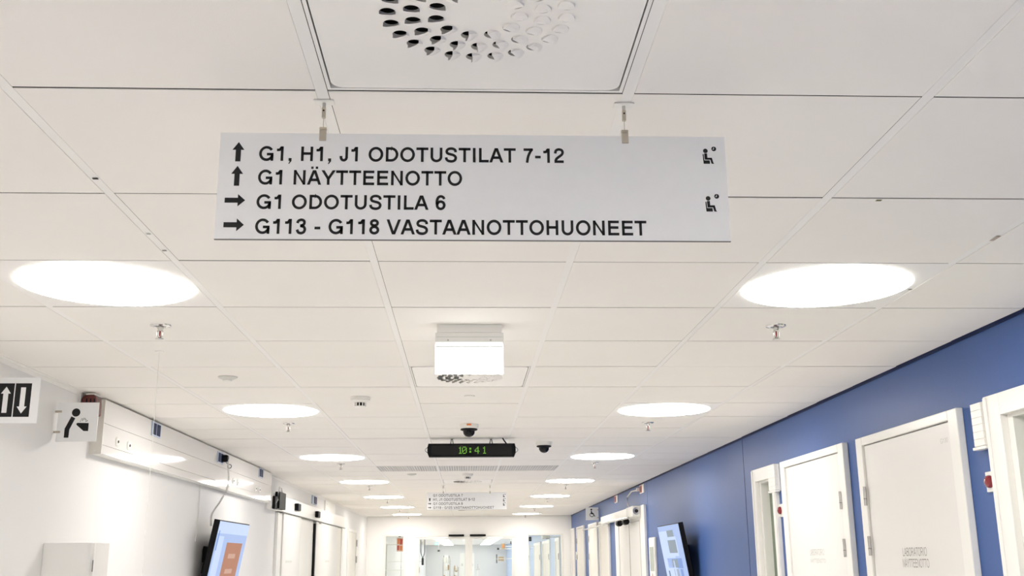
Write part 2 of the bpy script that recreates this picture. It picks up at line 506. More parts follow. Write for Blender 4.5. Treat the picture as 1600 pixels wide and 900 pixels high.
# ------------------------------------------------------------------ ceiling tiles and grid
RAILS = [GX + 0.6 * c for c in range(-2, 4)]
for x in RAILS:
    MB().box(-0.0115, 0.0115, Y0, YE, CEIL + 0.0006, CEIL + 0.03).build('grid_rail', RAIL, ceiling, loc=(x, 0, 0))
LIGHT_ROWS = [2, 7, 12, 17, 22, 27, 32]
DIFF_ROWS = [-1, 5, 11, 17, 23, 29]
GRILLE_CELLS = [(-1, 14), (0, 14), (1, 14)]
HX, HYY = 0.2882, 0.2964   # half sizes of a tile
tile_me = {1: MB().box(-HX, HX - 0.0012, -HYY, HYY, 0, 0.02).mesh('ceiling_tile', TILE), -1: MB().box(-HX + 0.0012, HX, -HYY, HYY, 0, 0.02).mesh('ceiling_tile', TILE)}
for r in range(-2, 34):
    yc = GY + 0.6 * r + 0.3
    for c in range(-3, 4):
        if (c in (-2, 2) and r in LIGHT_ROWS) or (c == 0 and r in DIFF_ROWS) or (c, r) in GRILLE_CELLS: continue
        xc = GX + 0.6 * c + 0.3
        dz = random.uniform(-0.0006, 0.0006)
        if c in (-3, 3):
            x0, x1 = (LWX + 0.004, xc + HX) if c == -3 else (xc - HX, rwx(yc) - 0.014)
            MB().box(x0, x1, yc - HYY, yc + HYY, CEIL + dz, CEIL + 0.02).build('ceiling_tile', TILE, ceiling)
        else:
            link('ceiling_tile', tile_me[1 if xc > 0.2 else -1], ceiling, loc=(xc, yc, CEIL + dz))
    MB().box(LWX + 0.004, rwx(yc) - 0.014, -0.0036, 0.0036, CEIL + 0.0012, CEIL + 0.02).build('shadow_joint', JOINT, ceiling, loc=(0, GY + 0.6 * r, 0))
for x in RAILS:
    sx = -1 if x > 0.25 else 1
    MB().box(-0.0008, 0.0008, GY - 1.2, YE, CEIL + 0.0010, CEIL + 0.02).build('shadow_joint', JOINT, ceiling, loc=(x + sx * 0.01235, 0, 0))
# over and behind the camera, out of the photograph
mb = MB()
yb = GY + 0.6 * -2
BEHIND = [0.3799, -2.62, -5.62, -8.62]
mb.box(LWX + 0.01, 2.0, Y0, yb - 0.005, CEIL, CEIL + 0.02)
mb.build('ceiling_panel', TILE, ceiling)



# ------------------------------------------------------------------ round ceiling lights
N = 56
RL = 0.281


def plate_with_hole(hx, hy, r, z0, z1, n=N):
    mb = MB()
    inner, outer = [], []
    for i in range(n):
        a = 2 * math.pi * i / n
        ca, sa = math.cos(a), math.sin(a)
        inner.append((r * ca, r * sa))
        k = min(hx / max(abs(ca), 1e-9), hy / max(abs(sa), 1e-9))
        outer.append((k * ca, k * sa))
    corners = sorted(range(n), key=lambda i: -abs(math.sin(2 * (2 * math.pi * i / n))))[:4]
    for i in corners: outer[i] = (math.copysign(hx, outer[i][0]), math.copysign(hy, outer[i][1]))
    vs = [(x, y, z0) for x, y in inner] + [(x, y, z0) for x, y in outer] + [(x, y, z1) for x, y in inner] + [(x, y, z1) for x, y in outer]
    fs = []
    for i in range(n):
        j = (i + 1) % n
        fs += [(i, j, n + j, n + i), (2 * n + i, 3 * n + i, 3 * n + j, 2 * n + j), (i, 2 * n + i, 2 * n + j, j), (n + i, n + j, 3 * n + j, 3 * n + i)]
    return mb.add(vs, fs)


light_plate = plate_with_hole(HX, HYY, RL, 0, 0.012).mesh('plate', RAIL)
lens_me = MB().lathe([(RL - 0.004, -0.003), (RL - 0.001, 0.0), (RL - 0.001, 0.008)], N).mesh('lens', LENS)
house_me = MB().box(-HX, HX, -HYY, HYY, 0.014, 0.06).mesh('housing', PLASG)
ORD = ['first', 'second', 'third', 'fourth', 'fifth', 'sixth', 'seventh']


def ceiling_light(x, y, label, dark=False):
    t = thing('ceiling_light', label, 'ceiling light', (x, y, CEIL), group='round recessed ceiling lights')
    link('plate', light_plate, t)
    link('lens', lens_me, t)
    link('housing', house_me, t)
    if dark:
        MB().tube([(RL * math.cos(a), RL * math.sin(a), -0.006) for a in [math.radians(k) for k in range(200, 341, 10)]], 0.006, 6).build('gap_edge', BLACKP, t)
    return t


for k, r in enumerate(LIGHT_ROWS):
    y = GY + 0.6 * r + 0.3
    for c, side in ((-2, 'white wall'), (2, 'blue wall')):
        ceiling_light(GX + 0.6 * c + 0.3, y, 'round glowing ceiling light, %s from the camera in the row beside the %s' % (ORD[k], side), dark=(k == 6 and c == 2))

# unseen lights behind the camera, continuing the row, added for their light
for k, y in enumerate(BEHIND[1:]):
    for c, side in ((-2, 'white wall'), (2, 'blue wall')):
        t = thing('ceiling_light', 'unseen round ceiling light behind the camera, %s one back in the row beside the %s' % (ORD[k], side), 'ceiling light',
                  (GX + 0.6 * c + 0.3, y, CEIL - 0.014), group='round recessed ceiling lights')
        link('lens', lens_me, t)
        MB().lathe([(RL + 0.01, 0.0), (RL + 0.01, 0.012)], N).build('rim', RAIL, t)
for c, side in ((-2, 'white wall'), (2, 'blue wall')):  # unseen overhead pair of the row, added for its light
    t = thing('ceiling_light', 'unseen round ceiling light above the camera in the row beside the %s' % side, 'ceiling light',
              (GX + 0.6 * c + 0.3, BEHIND[0], CEIL - 0.014), group='round recessed ceiling lights')
    link('lens', lens_me, t)
    MB().lathe([(RL + 0.01, 0.0), (RL + 0.01, 0.012)], N).build('rim', RAIL, t)

# ------------------------------------------------------------------ swirl air diffusers
NOZ = []
for R_, n_, o_ in ((0.150, 24, 2.0), (0.111, 18, 8.0), (0.071, 11, 3.0)):
    for i in range(n_):
        a = math.radians(o_ + 360 * i / n_)
        NOZ.append((R_ * math.cos(a), R_ * math.sin(a), a))
RN = 0.0142


def faceplate_mesh(thick=0.0015):
    o = MB().prism(rrect(-0.277, 0.277, -0.288, 0.286, 0.025), lambda u, v, d: (u, v, d), 0, thick).build('faceplate', DIFFW)
    cm = MB()
    for x, y, a in NOZ:
        cm.lathe([(RN, -0.01), (RN, 0.01)], 18, (x, y, 0))
    c = cm.build('cutter', PLASW)
    md = o.modifiers.new('holes', 'BOOLEAN')
    md.operation = 'DIFFERENCE'
    md.object = c
    md.solver = 'EXACT'
    dg = bpy.context.evaluated_depsgraph_get()
    me = bpy.data.meshes.new_from_object(o.evaluated_get(dg))
    me.name = 'faceplate'
    bpy.data.objects.remove(o)
    bpy.data.objects.remove(c)
    return me


face_me = faceplate_mesh()


def nozzle_geo():
    """hooded outlet: a flap hinged flush at the back (-x) that drops towards its open mouth (+x), with a collar inside the hole"""
    mb = MB()
    n = 14
    drop = 0.0062
    # flap: circle part with x <= xm
    xm = 0.25 * RN
    a0 = math.acos(xm / RN)
    arc = [(RN * math.cos(a), RN * math.sin(a)) for a in [a0 + (2 * math.pi - 2 * a0) * i / n for i in range(n + 1)]]
    zz = lambda x: -drop * math.sin(0.5 * math.pi * min(1, (x + RN) / (xm + RN)))
    lo = [(x, y, zz(x)) for x, y in arc]
    # inner mesh rows so the hood is domed
    mb.add(lo + [(x * 0.55 + 0.0, y * 0.55, zz(x * 0.55) - 0.0006) for x, y in arc], [(i, i + 1, n + 1 + i + 1, n + 1 + i) for i in range(n)] + [tuple(range(n + 1, 2 * n + 2))])
    # skirt between the flap edge and the plate
    mb.add(lo + [(x, y, 0.0) for x, y in arc], [(i, i + 1, n + 1 + i + 1, n + 1 + i) for i in range(n)])
    # collar ring inside
    m = 18
    ring = [(RN * math.cos(2 * math.pi * i / m), RN * math.sin(2 * math.pi * i / m)) for i in range(m)]
    mb.add([(x, y, 0.0) for x, y in ring] + [(x, y, 0.006) for x, y in ring], [(i, (i + 1) % m, m + (i + 1) % m, m + i) for i in range(m)])
    # fine rim
    mb.add([(x * 1.10, y * 1.10, -0.0004) for x, y in ring] + [(x, y, -0.0009) for x, y in ring] + [(x * 0.97, y * 0.97, 0.0003) for x, y in ring],
           [(i, (i + 1) % m, m + (i + 1) % m, m + i) for i in range(m)] + [(m + i, m + (i + 1) % m, 2 * m + (i + 1) % m, 2 * m + i) for i in range(m)])
    return mb


noz_geo = nozzle_geo()
noz_me = noz_geo.mesh('nozzle', DIFFW)
rimplate = MB()
for (x0, x1, y0, y1) in ((-0.2868, -0.280, -HYY, HYY), (0.280, 0.2868, -HYY, HYY), (-0.280, 0.280, -HYY, -0.291), (-0.280, 0.280, 0.2885, HYY)):
    rimplate.box(x0, x1, y0, y1, 0, 0.014)
rim_me = rimplate.mesh('outer_frame', RAIL)
plen_me = MB().box(-HX, HX, -HYY, HYY, 0.045, 0.085).mesh('plenum_box', BACK)
DL = ['square air diffuser with a ring of round nozzles above the nearest hanging sign',
      'square air diffuser with round nozzles just behind the lit blank plate',
      'square air diffuser partly hidden behind the digital clock',
      'square air diffuser just in front of the far hanging sign',
      'square air diffuser hidden beyond the far hanging sign', 'square air diffuser nearest to the end wall']
for k, r in enumerate(DIFF_ROWS):
    t = thing('air_diffuser', DL[k], 'air diffuser', (GX + 0.3, GY + 0.6 * r + 0.3, CEIL), group='swirl air diffusers along the middle of the ceiling')
    link('faceplate', face_me, t)
    link('outer_frame', rim_me, t)
    link('plenum_box', plen_me, t)
    if k < 2:
        for x, y, a in NOZ:
            o = link('nozzle', noz_me, t, loc=(x, y, 0))
            o.rotation_euler = (0, 0, a + math.pi / 2)
    else:
        mb = MB()
        for x, y, a in NOZ:
            ca, sa = math.cos(a + math.pi / 2), math.sin(a + math.pi / 2)
            mb.add([(x + ca * p[0] - sa * p[1], y + sa * p[0] + ca * p[1], p[2]) for p in noz_geo.v], noz_geo.f)
        o = mb.build('nozzles', PLASW, t)
        o['kind'] = 'stuff'

# ------------------------------------------------------------------ perforated return grilles
gm = MB()
nx, ny = 24, 24
for i in range(nx + 1):
    x = -HX + 2 * HX * i / nx
    gm.box(x - 0.0062, x + 0.0062, -HYY, HYY, 0.0, 0.004)
for j in range(ny + 1):
    y = -HYY + 2 * HYY * j / ny
    gm.box(-HX, HX, y - 0.0062, y + 0.0062, 0.0005, 0.0045)
gm_me = gm.mesh('perforated_plate', GRILLE)
for (c, r), wd in zip(GRILLE_CELLS, ('beside the white wall', 'in the middle column', 'beside the blue wall')):
    t = thing('return_air_grille', 'grey perforated ceiling air grille %s, of three in a row' % wd, 'air grille',
              (GX + 0.6 * c + 0.3, GY + 0.6 * r + 0.3, CEIL), group='perforated ceiling grilles')
    o = link('perforated_plate', gm_me, t)
    o['kind'] = 'stuff'
    link('plenum_box', plen_me, t)

# ------------------------------------------------------------------ sprinklers
spr = None
for k, r in enumerate(LIGHT_ROWS):
    y = GY + 0.6 * r + 0.9
    for x, side in ((-1.176, 'white wall'), (1.219, 'blue wall')):
        if y > YE - 0.2: continue
        lab = 'small chrome sprinkler head just behind the %s round light beside the %s' % (ORD[k], side)
        if spr is None:
            spr = thing('sprinkler', lab, 'sprinkler', (x, y, CEIL), group='ceiling sprinklers')
            MB().lathe([(0.040, 0.0), (0.038, -0.004), (0.027, -0.008), (0.020, -0.006), (0.019, -0.001)], 28).build('escutcheon', CHROME, spr, True)
            MB().lathe([(0.012, 0.0), (0.012, -0.014), (0.009, -0.018), (0.009, -0.024)], 16).build('body', STEEL, spr, True)
            for s in (-1, 1):
                MB().tube([(s * 0.009, 0, -0.020), (s * 0.011, 0, -0.030), (s * 0.008, 0, -0.044), (0.0, 0, -0.052)], 0.0025, 6).build('frame_arm', STEEL, spr, True)
            MB().lathe([(0.0028, -0.022), (0.0036, -0.03), (0.0028, -0.047)], 10).build('bulb', REDL, spr, True)
            MB().lathe([(0.014, -0.052), (0.016, -0.055), (0.004, -0.056)], 20).build('deflector', STEEL, spr, True)
            t = spr
        else:
            t = copy_tree(spr)
            t.location = (x, y, CEIL)
            t['label'] = lab

# ------------------------------------------------------------------ hanging direction signs
def sitter(parent, cu, cv, s, fn, d, name='pictogram'):
    """seated person waiting under a small round clock; s is the scale of the drawing units"""
    polys = [circle(165, 117, 29, 18), [(148, 150), (184, 150), (186, 222), (152, 222)], [(152, 206), (238, 206), (240, 232), (152, 232)],
             [(214, 206), (240, 206), (256, 272), (266, 284), (234, 284), (228, 270)], [(128, 160), (142, 160), (148, 284), (136, 284)], [(136, 240), (212, 240), (214, 284), (136, 284)]]
    T = lambda p: (cu + (p[0] - 190) * s, cv - (p[1] - 185) * s)
    mb = MB()
    for q in polys: mb.prism([T(p) for p in q], fn, d - 0.0002, d)
    o = mb.build(name, INK, parent)
    k = MB().prism([T(p) for p in circle(270, 90, 30, 18)], fn, d - 0.0002, d).build('clock_face', INK, parent)
    MB().prism([T(p) for p in ((266, 72), (272, 72), (272, 96), (266, 96))], fn, d, d + 0.0002).prism([T(p) for p in ((254, 92), (270, 92), (270, 98), (254, 98))], fn, d, d + 0.0002).build('clock_hands', SIGNG, k)
    return o


def arrow(parent, u0, u1, v0, v1, up, fn, d, m=None):
    if up:
        cu = (u0 + u1) / 2; hw = (u1 - u0) / 2; sw = hw * 0.44; hh = (v1 - v0) * 0.40
        poly = [(cu - sw, v0), (cu + sw, v0), (cu + sw, v1 - hh), (u1, v1 - hh), (cu, v1), (u0, v1 - hh), (cu - sw, v1 - hh)]
    else:
        cv = (v0 + v1) / 2; hw = (v1 - v0) / 2; sw = hw * 0.40; hh = (u1 - u0) * 0.36
        poly = [(u0, cv - sw), (u1 - hh, cv - sw), (u1 - hh, v0), (u1, cv), (u1 - hh, v1), (u1 - hh, cv + sw), (u0, cv + sw)]
    return MB().prism(poly, fn, d - 0.0002, d).build('arrow', m or INK, parent)


def hanger(parent, x, z_top, z_bot, y=0.0):
    """T-bar clip, turnbuckle, wire and clamp that hold the board"""
    h = MB()
    h.box(x - 0.020, x + 0.020, y - 0.011, y + 0.011, z_top - 0.0035, z_top - 0.0005)
    o = h.build('rail_clip', PLASW, parent, bevel=0.001)
    MB().lathe([(0.0035, z_top - 0.004), (0.0035, z_top - 0.016)], 10, (x, y, 0)).build('stud', STEEL, o)
    tb = MB().box(x - 0.0036, x + 0.0036, y - 0.0036, y + 0.0036, z_top - 0.036, z_top - 0.014).build('turnbuckle', NICKEL, parent, bevel=0.0008)
    MB().lathe([(0.0018, 0), (0.0018, 0.0008)], 10, (x, y - 0.0042, z_top - 0.021), ax='y').build('set_screw', BLACKP, tb)
    MB().tube([(x, y, z_top - 0.036), (x, y, z_bot + 0.014)], 0.0007, 6).build('wire', STEEL, parent)
    cl = MB().box(x - 0.0065, x + 0.0065, y - 0.006, y + 0.006, z_bot - 0.0155, z_bot + 0.0060).build('clamp', NICKEL, parent, bevel=0.0007)
    MB().box(x - 0.0068, x + 0.0068, y - 0.005, y + 0.005, z_bot + 0.0072, z_bot + 0.0130).build('clamp_nut', NICKEL, cl, bevel=0.0012)


def hanging_sign(label, y, z0, z1, x0, x1, hx, rows, pics, ink):
    cx = (x0 + x1) / 2
    t = thing('hanging_sign', label, 'sign', (cx, y, z0), group='hanging direction signs')
    W, H = x1 - x0, z1 - z0
    b = MB().box(-W / 2, W / 2, -0.0022, 0.0022, 0.0012, H).build('board', SIGNG, t)
    MB().box(-W / 2, W / 2, -0.0024, 0.0024, 0, 0.0012).build('bottom_edge', SIGNEDGE, b)
    for x in hx:
        hanger(t, x - cx, CEIL - z0, H)
    for kind, u0, u1, v0, v1, s in rows:
        if kind == 'text':
            text('lettering', s, ink, t, u0 - cx, u1 - cx, v0 - z0, v1 - v0, FACE_CAM, 0.0026, 0.178)
        else:
            arrow(t, u0 - cx, u1 - cx, v0 - z0, v1 - z0, kind == 'up', FACE_CAM, 0.0026)
    for cu, cv, s in pics:
        sitter(t, cu - cx, cv - z0, s, FACE_CAM, 0.0026)
    return t


YS = 1.93
P = lambda px, py: at_y(px, py, YS)
rows = []
for (px0, px1, pyt, pyb, s, pxe, pyte, pybe) in (
        (404.7, 881.2, 229.2, 251.8, 'G1, H1, J1 ODOTUSTILAT 7-12', 0, 0, 0),
        (403.0, 722.0, 266.0, 288.8, 'G1 NÄYTTEENOTTO', 0, 0, 0),
        (400.6, 696.2, 304.5, 327.0, 'G1 ODOTUSTILA 6', 0, 0, 0),
        (398.4, 1010.4, 342.4, 365.8, 'G113 - G118 VASTAANOTTOHUONEET', 0, 0, 0)):
    a, b = P(px0, pyb), P(px1, pyb + 0.005 * (px1 - px0))
    rows.append(('text', a[0], b[0], a[1], P(px0, pyt)[1], s))
for kind, px0, px1, py0, py1 in (('up', 362.6, 383, 222.8, 252.8), ('up', 360.5, 381, 260, 290.8), ('right', 350.8, 384, 304, 323), ('right', 348.9, 382, 342, 361.7)):
    a, b = P(px0, py1), P(px1, py0)
    rows.append((kind, a[0], b[0], a[1], b[1], None))
pics = []
for px, py in ((1105.3, 244.7), (1109.7, 319.0)):
    a = P(px, py)
    pics.append((a[0], a[1], 0.000163))
hanging_sign('large grey hanging sign pointing to G1, H1, J1 waiting rooms and rooms G113 - G118', YS, 2.2115, 2.4305, -0.482, 0.5145, (-0.2835, 0.3145), rows, pics, INK)

# the far sign, same family
Y2 = 13.0
P = lambda px, py: at_y(px, py, Y2)
rows = []
for px0, px1, pyt, pyb, s in ((676.8, 723, 772.2, 776.3, 'G1 ODOTUSTILA 7'), (676.8, 742, 778.6, 782.8, 'H1, J1 ODOTUSTILAT 9-12'),
                              (676.8, 723, 785.2, 789.2, 'G1 ODOTUSTILA 8'), (676.8, 772, 791.4, 795.4, 'G119 - G125 VASTAANOTTOHUONEET')):
    a, b = P(px0, pyb), P(px1, pyb)
    rows.append(('text', a[0], b[0], a[1], P(px0, pyt)[1], s))
for kind, px0, px1, py0, py1 in (('up', 669.5, 673.5, 778, 783), ('right', 669, 674, 785.6, 788.6), ('right', 669, 674, 791.8, 794.8)):
    a, b = P(px0, py1), P(px1, py0)
    rows.append((kind, a[0], b[0], a[1], b[1], None))
pics = []
for px, py in ((787.3, 774.6), (787.3, 781.2), (787.3, 787.8)):
    a = P(px, py)
    pics.append((a[0], a[1], 0.000175))
a, b = P(667, 797), P(791.5, 769)
hanging_sign('small far hanging sign listing waiting rooms 7, 8, 9-12 and rooms to G125', Y2, a[1], b[1], a[0], b[0], (-0.278, 0.292), rows, pics, INKG)

# ------------------------------------------------------------------ lit blank plate (emergency light)
t = thing('emergency_light', 'white box light on the ceiling with a glowing blank plate', 'emergency light', (0.011, 3.99, CEIL))
MB().box(-0.126, 0.126, -0.030, 0.032, -0.034, 0.0).build('mounting_base', PLASW, t, bevel=0.003)
hs = MB().box(-0.132, 0.132, -0.034, 0.036, -0.072, -0.034).build('housing', PLASW, t, bevel=0.003)
MB().box(-0.127, 0.127, -0.0345, -0.033, -0.052, -0.050).build('seam', PLASG, hs)
for s in (-0.082, 0.082):
    MB().lathe([(0.003, 0), (0.003, 0.0015)], 10, (s, -0.0362, -0.064), ax='y').build('screw', STEEL, hs)
pl = MB().box(-0.132, 0.132, -0.014, 0.014, -0.189, -0.075).build('lit_plate', EXITLENS, t, bevel=0.002)
MB().box(-0.130, 0.130, -0.0155, 0.0155, -0.087, -0.083).build('clip_strip', PLASG, pl)

# ------------------------------------------------------------------ detectors, cameras, small discs
t = thing('ceiling_loudspeaker', 'flat white conical disc on the ceiling before the second light', 'loudspeaker', (-1.177, 5.16, CEIL))
MB().lathe([(0.048, 0), (0.047, -0.004), (0.030, -0.012), (0.022, -0.016)], 32).build('cone', PLASG, t, True)
MB().lathe([(0.021, -0.016), (0.020, -0.022), (0.006, -0.026)], 24).build('cap', PLASW, t, True)


def smoke_detector(label, x, y, s=1.0):
    t = thing('smoke_detector', label, 'smoke detector', (x, y, CEIL), group='white smoke detectors')
    MB().lathe([(0.056 * s, 0), (0.056 * s, -0.012), (0.052 * s, -0.014)], 36).build('base', PLASW, t, True)
    MB().lathe([(0.053 * s, -0.014), (0.053 * s, -0.022), (0.047 * s, -0.026), (0.034 * s, -0.032)], 36).build('collar', PLASW, t, True)
    MB().lathe([(0.024 * s, -0.030), (0.024 * s, -0.051)], 24).build('sensor_core', BLACKP, t, True)
    for k in range(10):
        a = 2 * math.pi * k / 10 + 0.2
        MB().box(-0.0026 * s, 0.0026 * s, -0.003 * s, 0.003 * s, -0.052, -0.031).build('rib', PLASW, t, loc=(0.029 * s * math.cos(a), 0.029 * s * math.sin(a), 0)).rotation_euler = (0, 0, a + math.pi / 2)
    MB().lathe([(0.032 * s, -0.051), (0.031 * s, -0.055), (0.012 * s, -0.059)], 28).build('cap', PLASW, t, True)
    return t


smoke_detector('white smoke detector with dark vents beside the second ceiling light', -0.590, 5.83)
smoke_detector('small distant smoke detector below the perforated grilles', 0.018, 11.25)
tag(MB().lathe([(0.030, 0), (0.030, -0.003), (0.026, -0.006)], 28).build('blanking_disc', PLASW, None, True, loc=(0.018, 5.79, CEIL)),
    'thin white blank disc between the lit plate and the domed camera', 'ceiling disc')
tag(MB().lathe([(0.050, 0), (0.048, -0.008), (0.022, -0.018)], 28).build('ceiling_loudspeaker', PLASG, None, True, loc=(-0.575, 11.22, CEIL)),
    'small pale ceiling disc just behind the perforated grilles', 'loudspeaker')


def dome_camera(label, x, y, lab):
    t = thing('dome_camera', label, 'security camera', (x, y, CEIL), group='black domed ceiling cameras')
    b = MB().lathe([(0.066, 0), (0.064, -0.016), (0.058, -0.030)], 40).build('base', PLASW, t, True)
    MB().lathe([(0.055, -0.030), (0.058, -0.034), (0.057, -0.038), (0.042, -0.044)], 40).build('trim_ring', BLACKP, t, True)
    prof = [(0.040, -0.040)] + [(0.040 * math.cos(a), -0.048 - 0.038 * math.sin(a)) for a in [math.radians(k) for k in (0, 15, 30, 45, 60, 75, 88)]]
    MB().lathe(prof, 32).build('dome', DOMEB, t, True)
    if lab:
        MB().box(-0.0155, 0.0155, -0.0690, -0.0655, -0.015, -0.004).build('warning_label', ORANGE, b)
    return t


dome_camera('black domed camera with an orange label above the digital clock', 0.018, 7.06, True)
dome_camera('black domed camera beside the digital clock, without a label', 0.604, 8.16, False)

# ------------------------------------------------------------------ digital clock
YC = 7.88
t = thing('digital_clock', 'long black hanging clock with green digits 10:41', 'clock', (0.040, YC, 2.3585))
H = 0.098
bd = MB().prism([(-0.318, 0), (0.318, 0), (0.329, 0.03), (0.329, 0.07), (0.322, H), (-0.322, H), (-0.329, 0.07), (-0.329, 0.03)], FACE_CAM, -0.035, 0.035).build('case', BLACKP, t, bevel=0.002)
MB().box(-0.30, 0.30, -0.0362, -0.0350, 0.012, H - 0.012).build('display_window', DOMEB, bd)
FONT = {'1': ['00100', '01100', '00100', '00100', '00100', '00100', '01110'], '0': ['01110', '10001', '10011', '10101', '11001', '10001', '01110'],
        '4': ['00010', '00110', '01010', '10010', '11111', '00010', '00010'], ':': ['000', '011', '011', '000', '011', '011', '000']}
P = lambda px: at_y(px, 700, YC - 0.036)[0] - 0.040
for ch, px in (('1', 715.6), ('0', 722.0), (':', 732.0), ('4', 741.8), ('1', 753.4)):
    mb = MB()
    g = FONT[ch]
    dx, dz = 0.0072, 0.0076
    for r_, line in enumerate(g):
        for c_, b_ in enumerate(line):
            if b_ == '1':
                mb.lathe([(0.0033, 0), (0.0033, 0.0006)], 8, (P(px) + c_ * dx + 0.003, -0.0370, 0.025 + (6 - r_) * dz), ax='y')
    mb.build('digit' if ch != ':' else 'colon', GREENLED, t)
for s, px in ((-1, 706), (1, 767.5)):
    x = P(px)
    f = MB().box(x - 0.018, x + 0.018, -0.018, 0.018, CEIL - 2.3585 - 0.006, CEIL - 2.3585).build('ceiling_foot', PLASG, t, bevel=0.001)
    for q in (-1, 1):
        MB().tube([(x + q * 0.003, 0, CEIL - 2.3585 - 0.006), (x + q * 0.010, 0, H)], 0.0032, 8).build('bracket_arm', BLACKP, t)
MB().tube([(0.232, 0.0, CEIL - 2.3585), (0.244, 0, 0.122), (0.262, 0, H)], 0.005, 8).build('power_cable', BLACKP, t, True)
for s in (-1, 1):
    MB().tube([(s * (0.327 + 0.020 * math.sin(math.pi * k / 10)), 0, 0.075 - 0.044 * k / 10) for k in range(11)], 0.0022, 8).build('side_handle', STEEL, t, True)

# ------------------------------------------------------------------ pull cord and small stickers
t = thing('pull_cord', 'thin white cord hanging straight down from a small ceiling rose', 'pull cord', (-1.327, 4.504, CEIL))
MB().lathe([(0.018, 0), (0.017, -0.003), (0.006, -0.006)], 24).build('ceiling_rose', PLASW, t, True)
MB().tube([(0, 0, -0.005), (0, 0, -1.45)], 0.0011, 6).build('cord', PLASW, t)
MB().lathe([(0.004, -1.45), (0.009, -1.46), (0.009, -1.49), (0.003, -1.50)], 14).build('pull_knob', PLASW, t, True)


def sticker(px, py, wx, wy, m, label):
    d = ray(px, py)
    k = (CEIL - CAMZ) / d.z
    tag(MB().box(-wx / 2, wx / 2, -wy / 2, wy / 2, -0.0006, 0).build('sticker', m, None, loc=(d.x * k, d.y * k, CEIL - 0.0010)), label, 'sticker', 'small stickers on the ceiling grid')


sticker(149, 278.5, 0.013, 0.009, INK, 'tiny black label on the ceiling grid left of the big sign')
sticker(257, 391, 0.012, 0.010, INKG, 'tiny grey label on the ceiling grid above the first left light')
sticker(232, 365, 0.012, 0.008, INKL, 'tiny faded label on the ceiling grid left of the big sign')
sticker(1373, 312.5, 0.014, 0.010, mat('olive_print', (0.12, 0.12, 0.03), 0.6, var=0.1), 'tiny olive mark on the ceiling tile right of the big sign')
sticker(1422, 452, 0.012, 0.010, INKG, 'tiny dark mark at the edge of the first light beside the blue wall')
sticker(1555, 372, 0.012, 0.045, mat('tan_print', (0.45, 0.37, 0.30), 0.6, var=0.3, vscale=90), 'brownish scuffed label on the ceiling grid near the blue wall')

# ------------------------------------------------------------------ right-hand (blue) wall
AW = -SK


def on_right(name, label, cat, y, z, group=None):
    return thing(name, label, cat, (rwx(y), y, z), AW, group)


def door_right(n, label, ya, yb, ztop, casing=0.085, hinges=None, hinge_far=True, leaf_m=DOORW):
    t = bpy.data.objects.new('door_%d' % n, None)
    COL.objects.link(t)
    t.location = (rwx(ya), ya, 0)
    t.rotation_euler = (0, 0, AW)
    struct(t, label)
    L = yb - ya
    MB().box(-0.032, 0, 0, casing, 0, ztop).build('jamb', FRAMEW, t, bevel=0.004)
    MB().box(-0.032, 0, L - casing, L, 0, ztop).build('jamb', FRAMEW, t, bevel=0.004)
    MB().box(-0.032, 0, casing, L - casing, ztop - casing * 0.5, ztop).build('head', FRAMEW, t, bevel=0.004)
    lf = MB().box(-0.020, -0.002, casing + 0.004, L - casing - 0.004, 0.006, ztop - casing * 0.5 - 0.004).build('leaf', leaf_m, t, bevel=0.002)
    yh = (L - casing) if hinge_far else casing
    for z in hinges or ():
        hg = MB().lathe([(0.0085, z - 0.048), (0.0085, z + 0.048)], 12, (-0.036, yh, 0)).build('hinge', STEEL, t, True)
        MB().lathe([(0.0092, z - 0.014), (0.0092, z - 0.012)], 12, (-0.036, yh, 0)).build('knuckle_gap', BLACKP, hg)
    MB().tube([(-0.02, L - casing - 0.09 if not hinge_far else casing + 0.09, 1.02), (-0.065, L - casing - 0.09 if not hinge_far else casing + 0.09, 1.02),
               (-0.065, L - casing - 0.21 if not hinge_far else casing + 0.21, 1.02)], 0.010, 10).build('handle', STEEL, lf, True)
    return t, lf, ya


t, lf, ya = door_right(1, 'white door lettered LABORATORIO NÄYTTEENOTTO beside the nearest glazed opening', 4.275, 5.465, 2.215, hinges=(1.915, 1.667), hinge_far=True)
text('lettering', 'LABORATORIO', INKG, lf, -(5.005 - ya), -(4.735 - ya), 1.616, 0.037, FACE_LEFT, 0.0206, 0.09)
text('lettering', 'NÄYTTEENOTTO', INKG, lf, -(5.015 - ya), -(4.722 - ya), 1.565, 0.037, FACE_LEFT, 0.0206, 0.09)
text('room_number', 'G130', INKL, lf, -(4.475 - ya), -(4.402 - ya), 2.086, 0.020, FACE_LEFT, 0.0206, 0.09)
t, lf, ya = door_right(2, 'white door with pale LABORATORIO lettering, next along the blue wall', 5.665, 6.875, 2.22, hinges=(1.914, 1.661), hinge_far=False)
text('lettering', 'LABORATORIO', INKL, lf, -(6.41 - ya), -(6.145 - ya), 1.625, 0.034, FACE_LEFT, 0.0206, 0.09)
text('lettering', 'NÄYTTEENOTTO', INKL, lf, -(6.41 - ya), -(6.13 - ya), 1.582, 0.022, FACE_LEFT, 0.0206, 0.09)


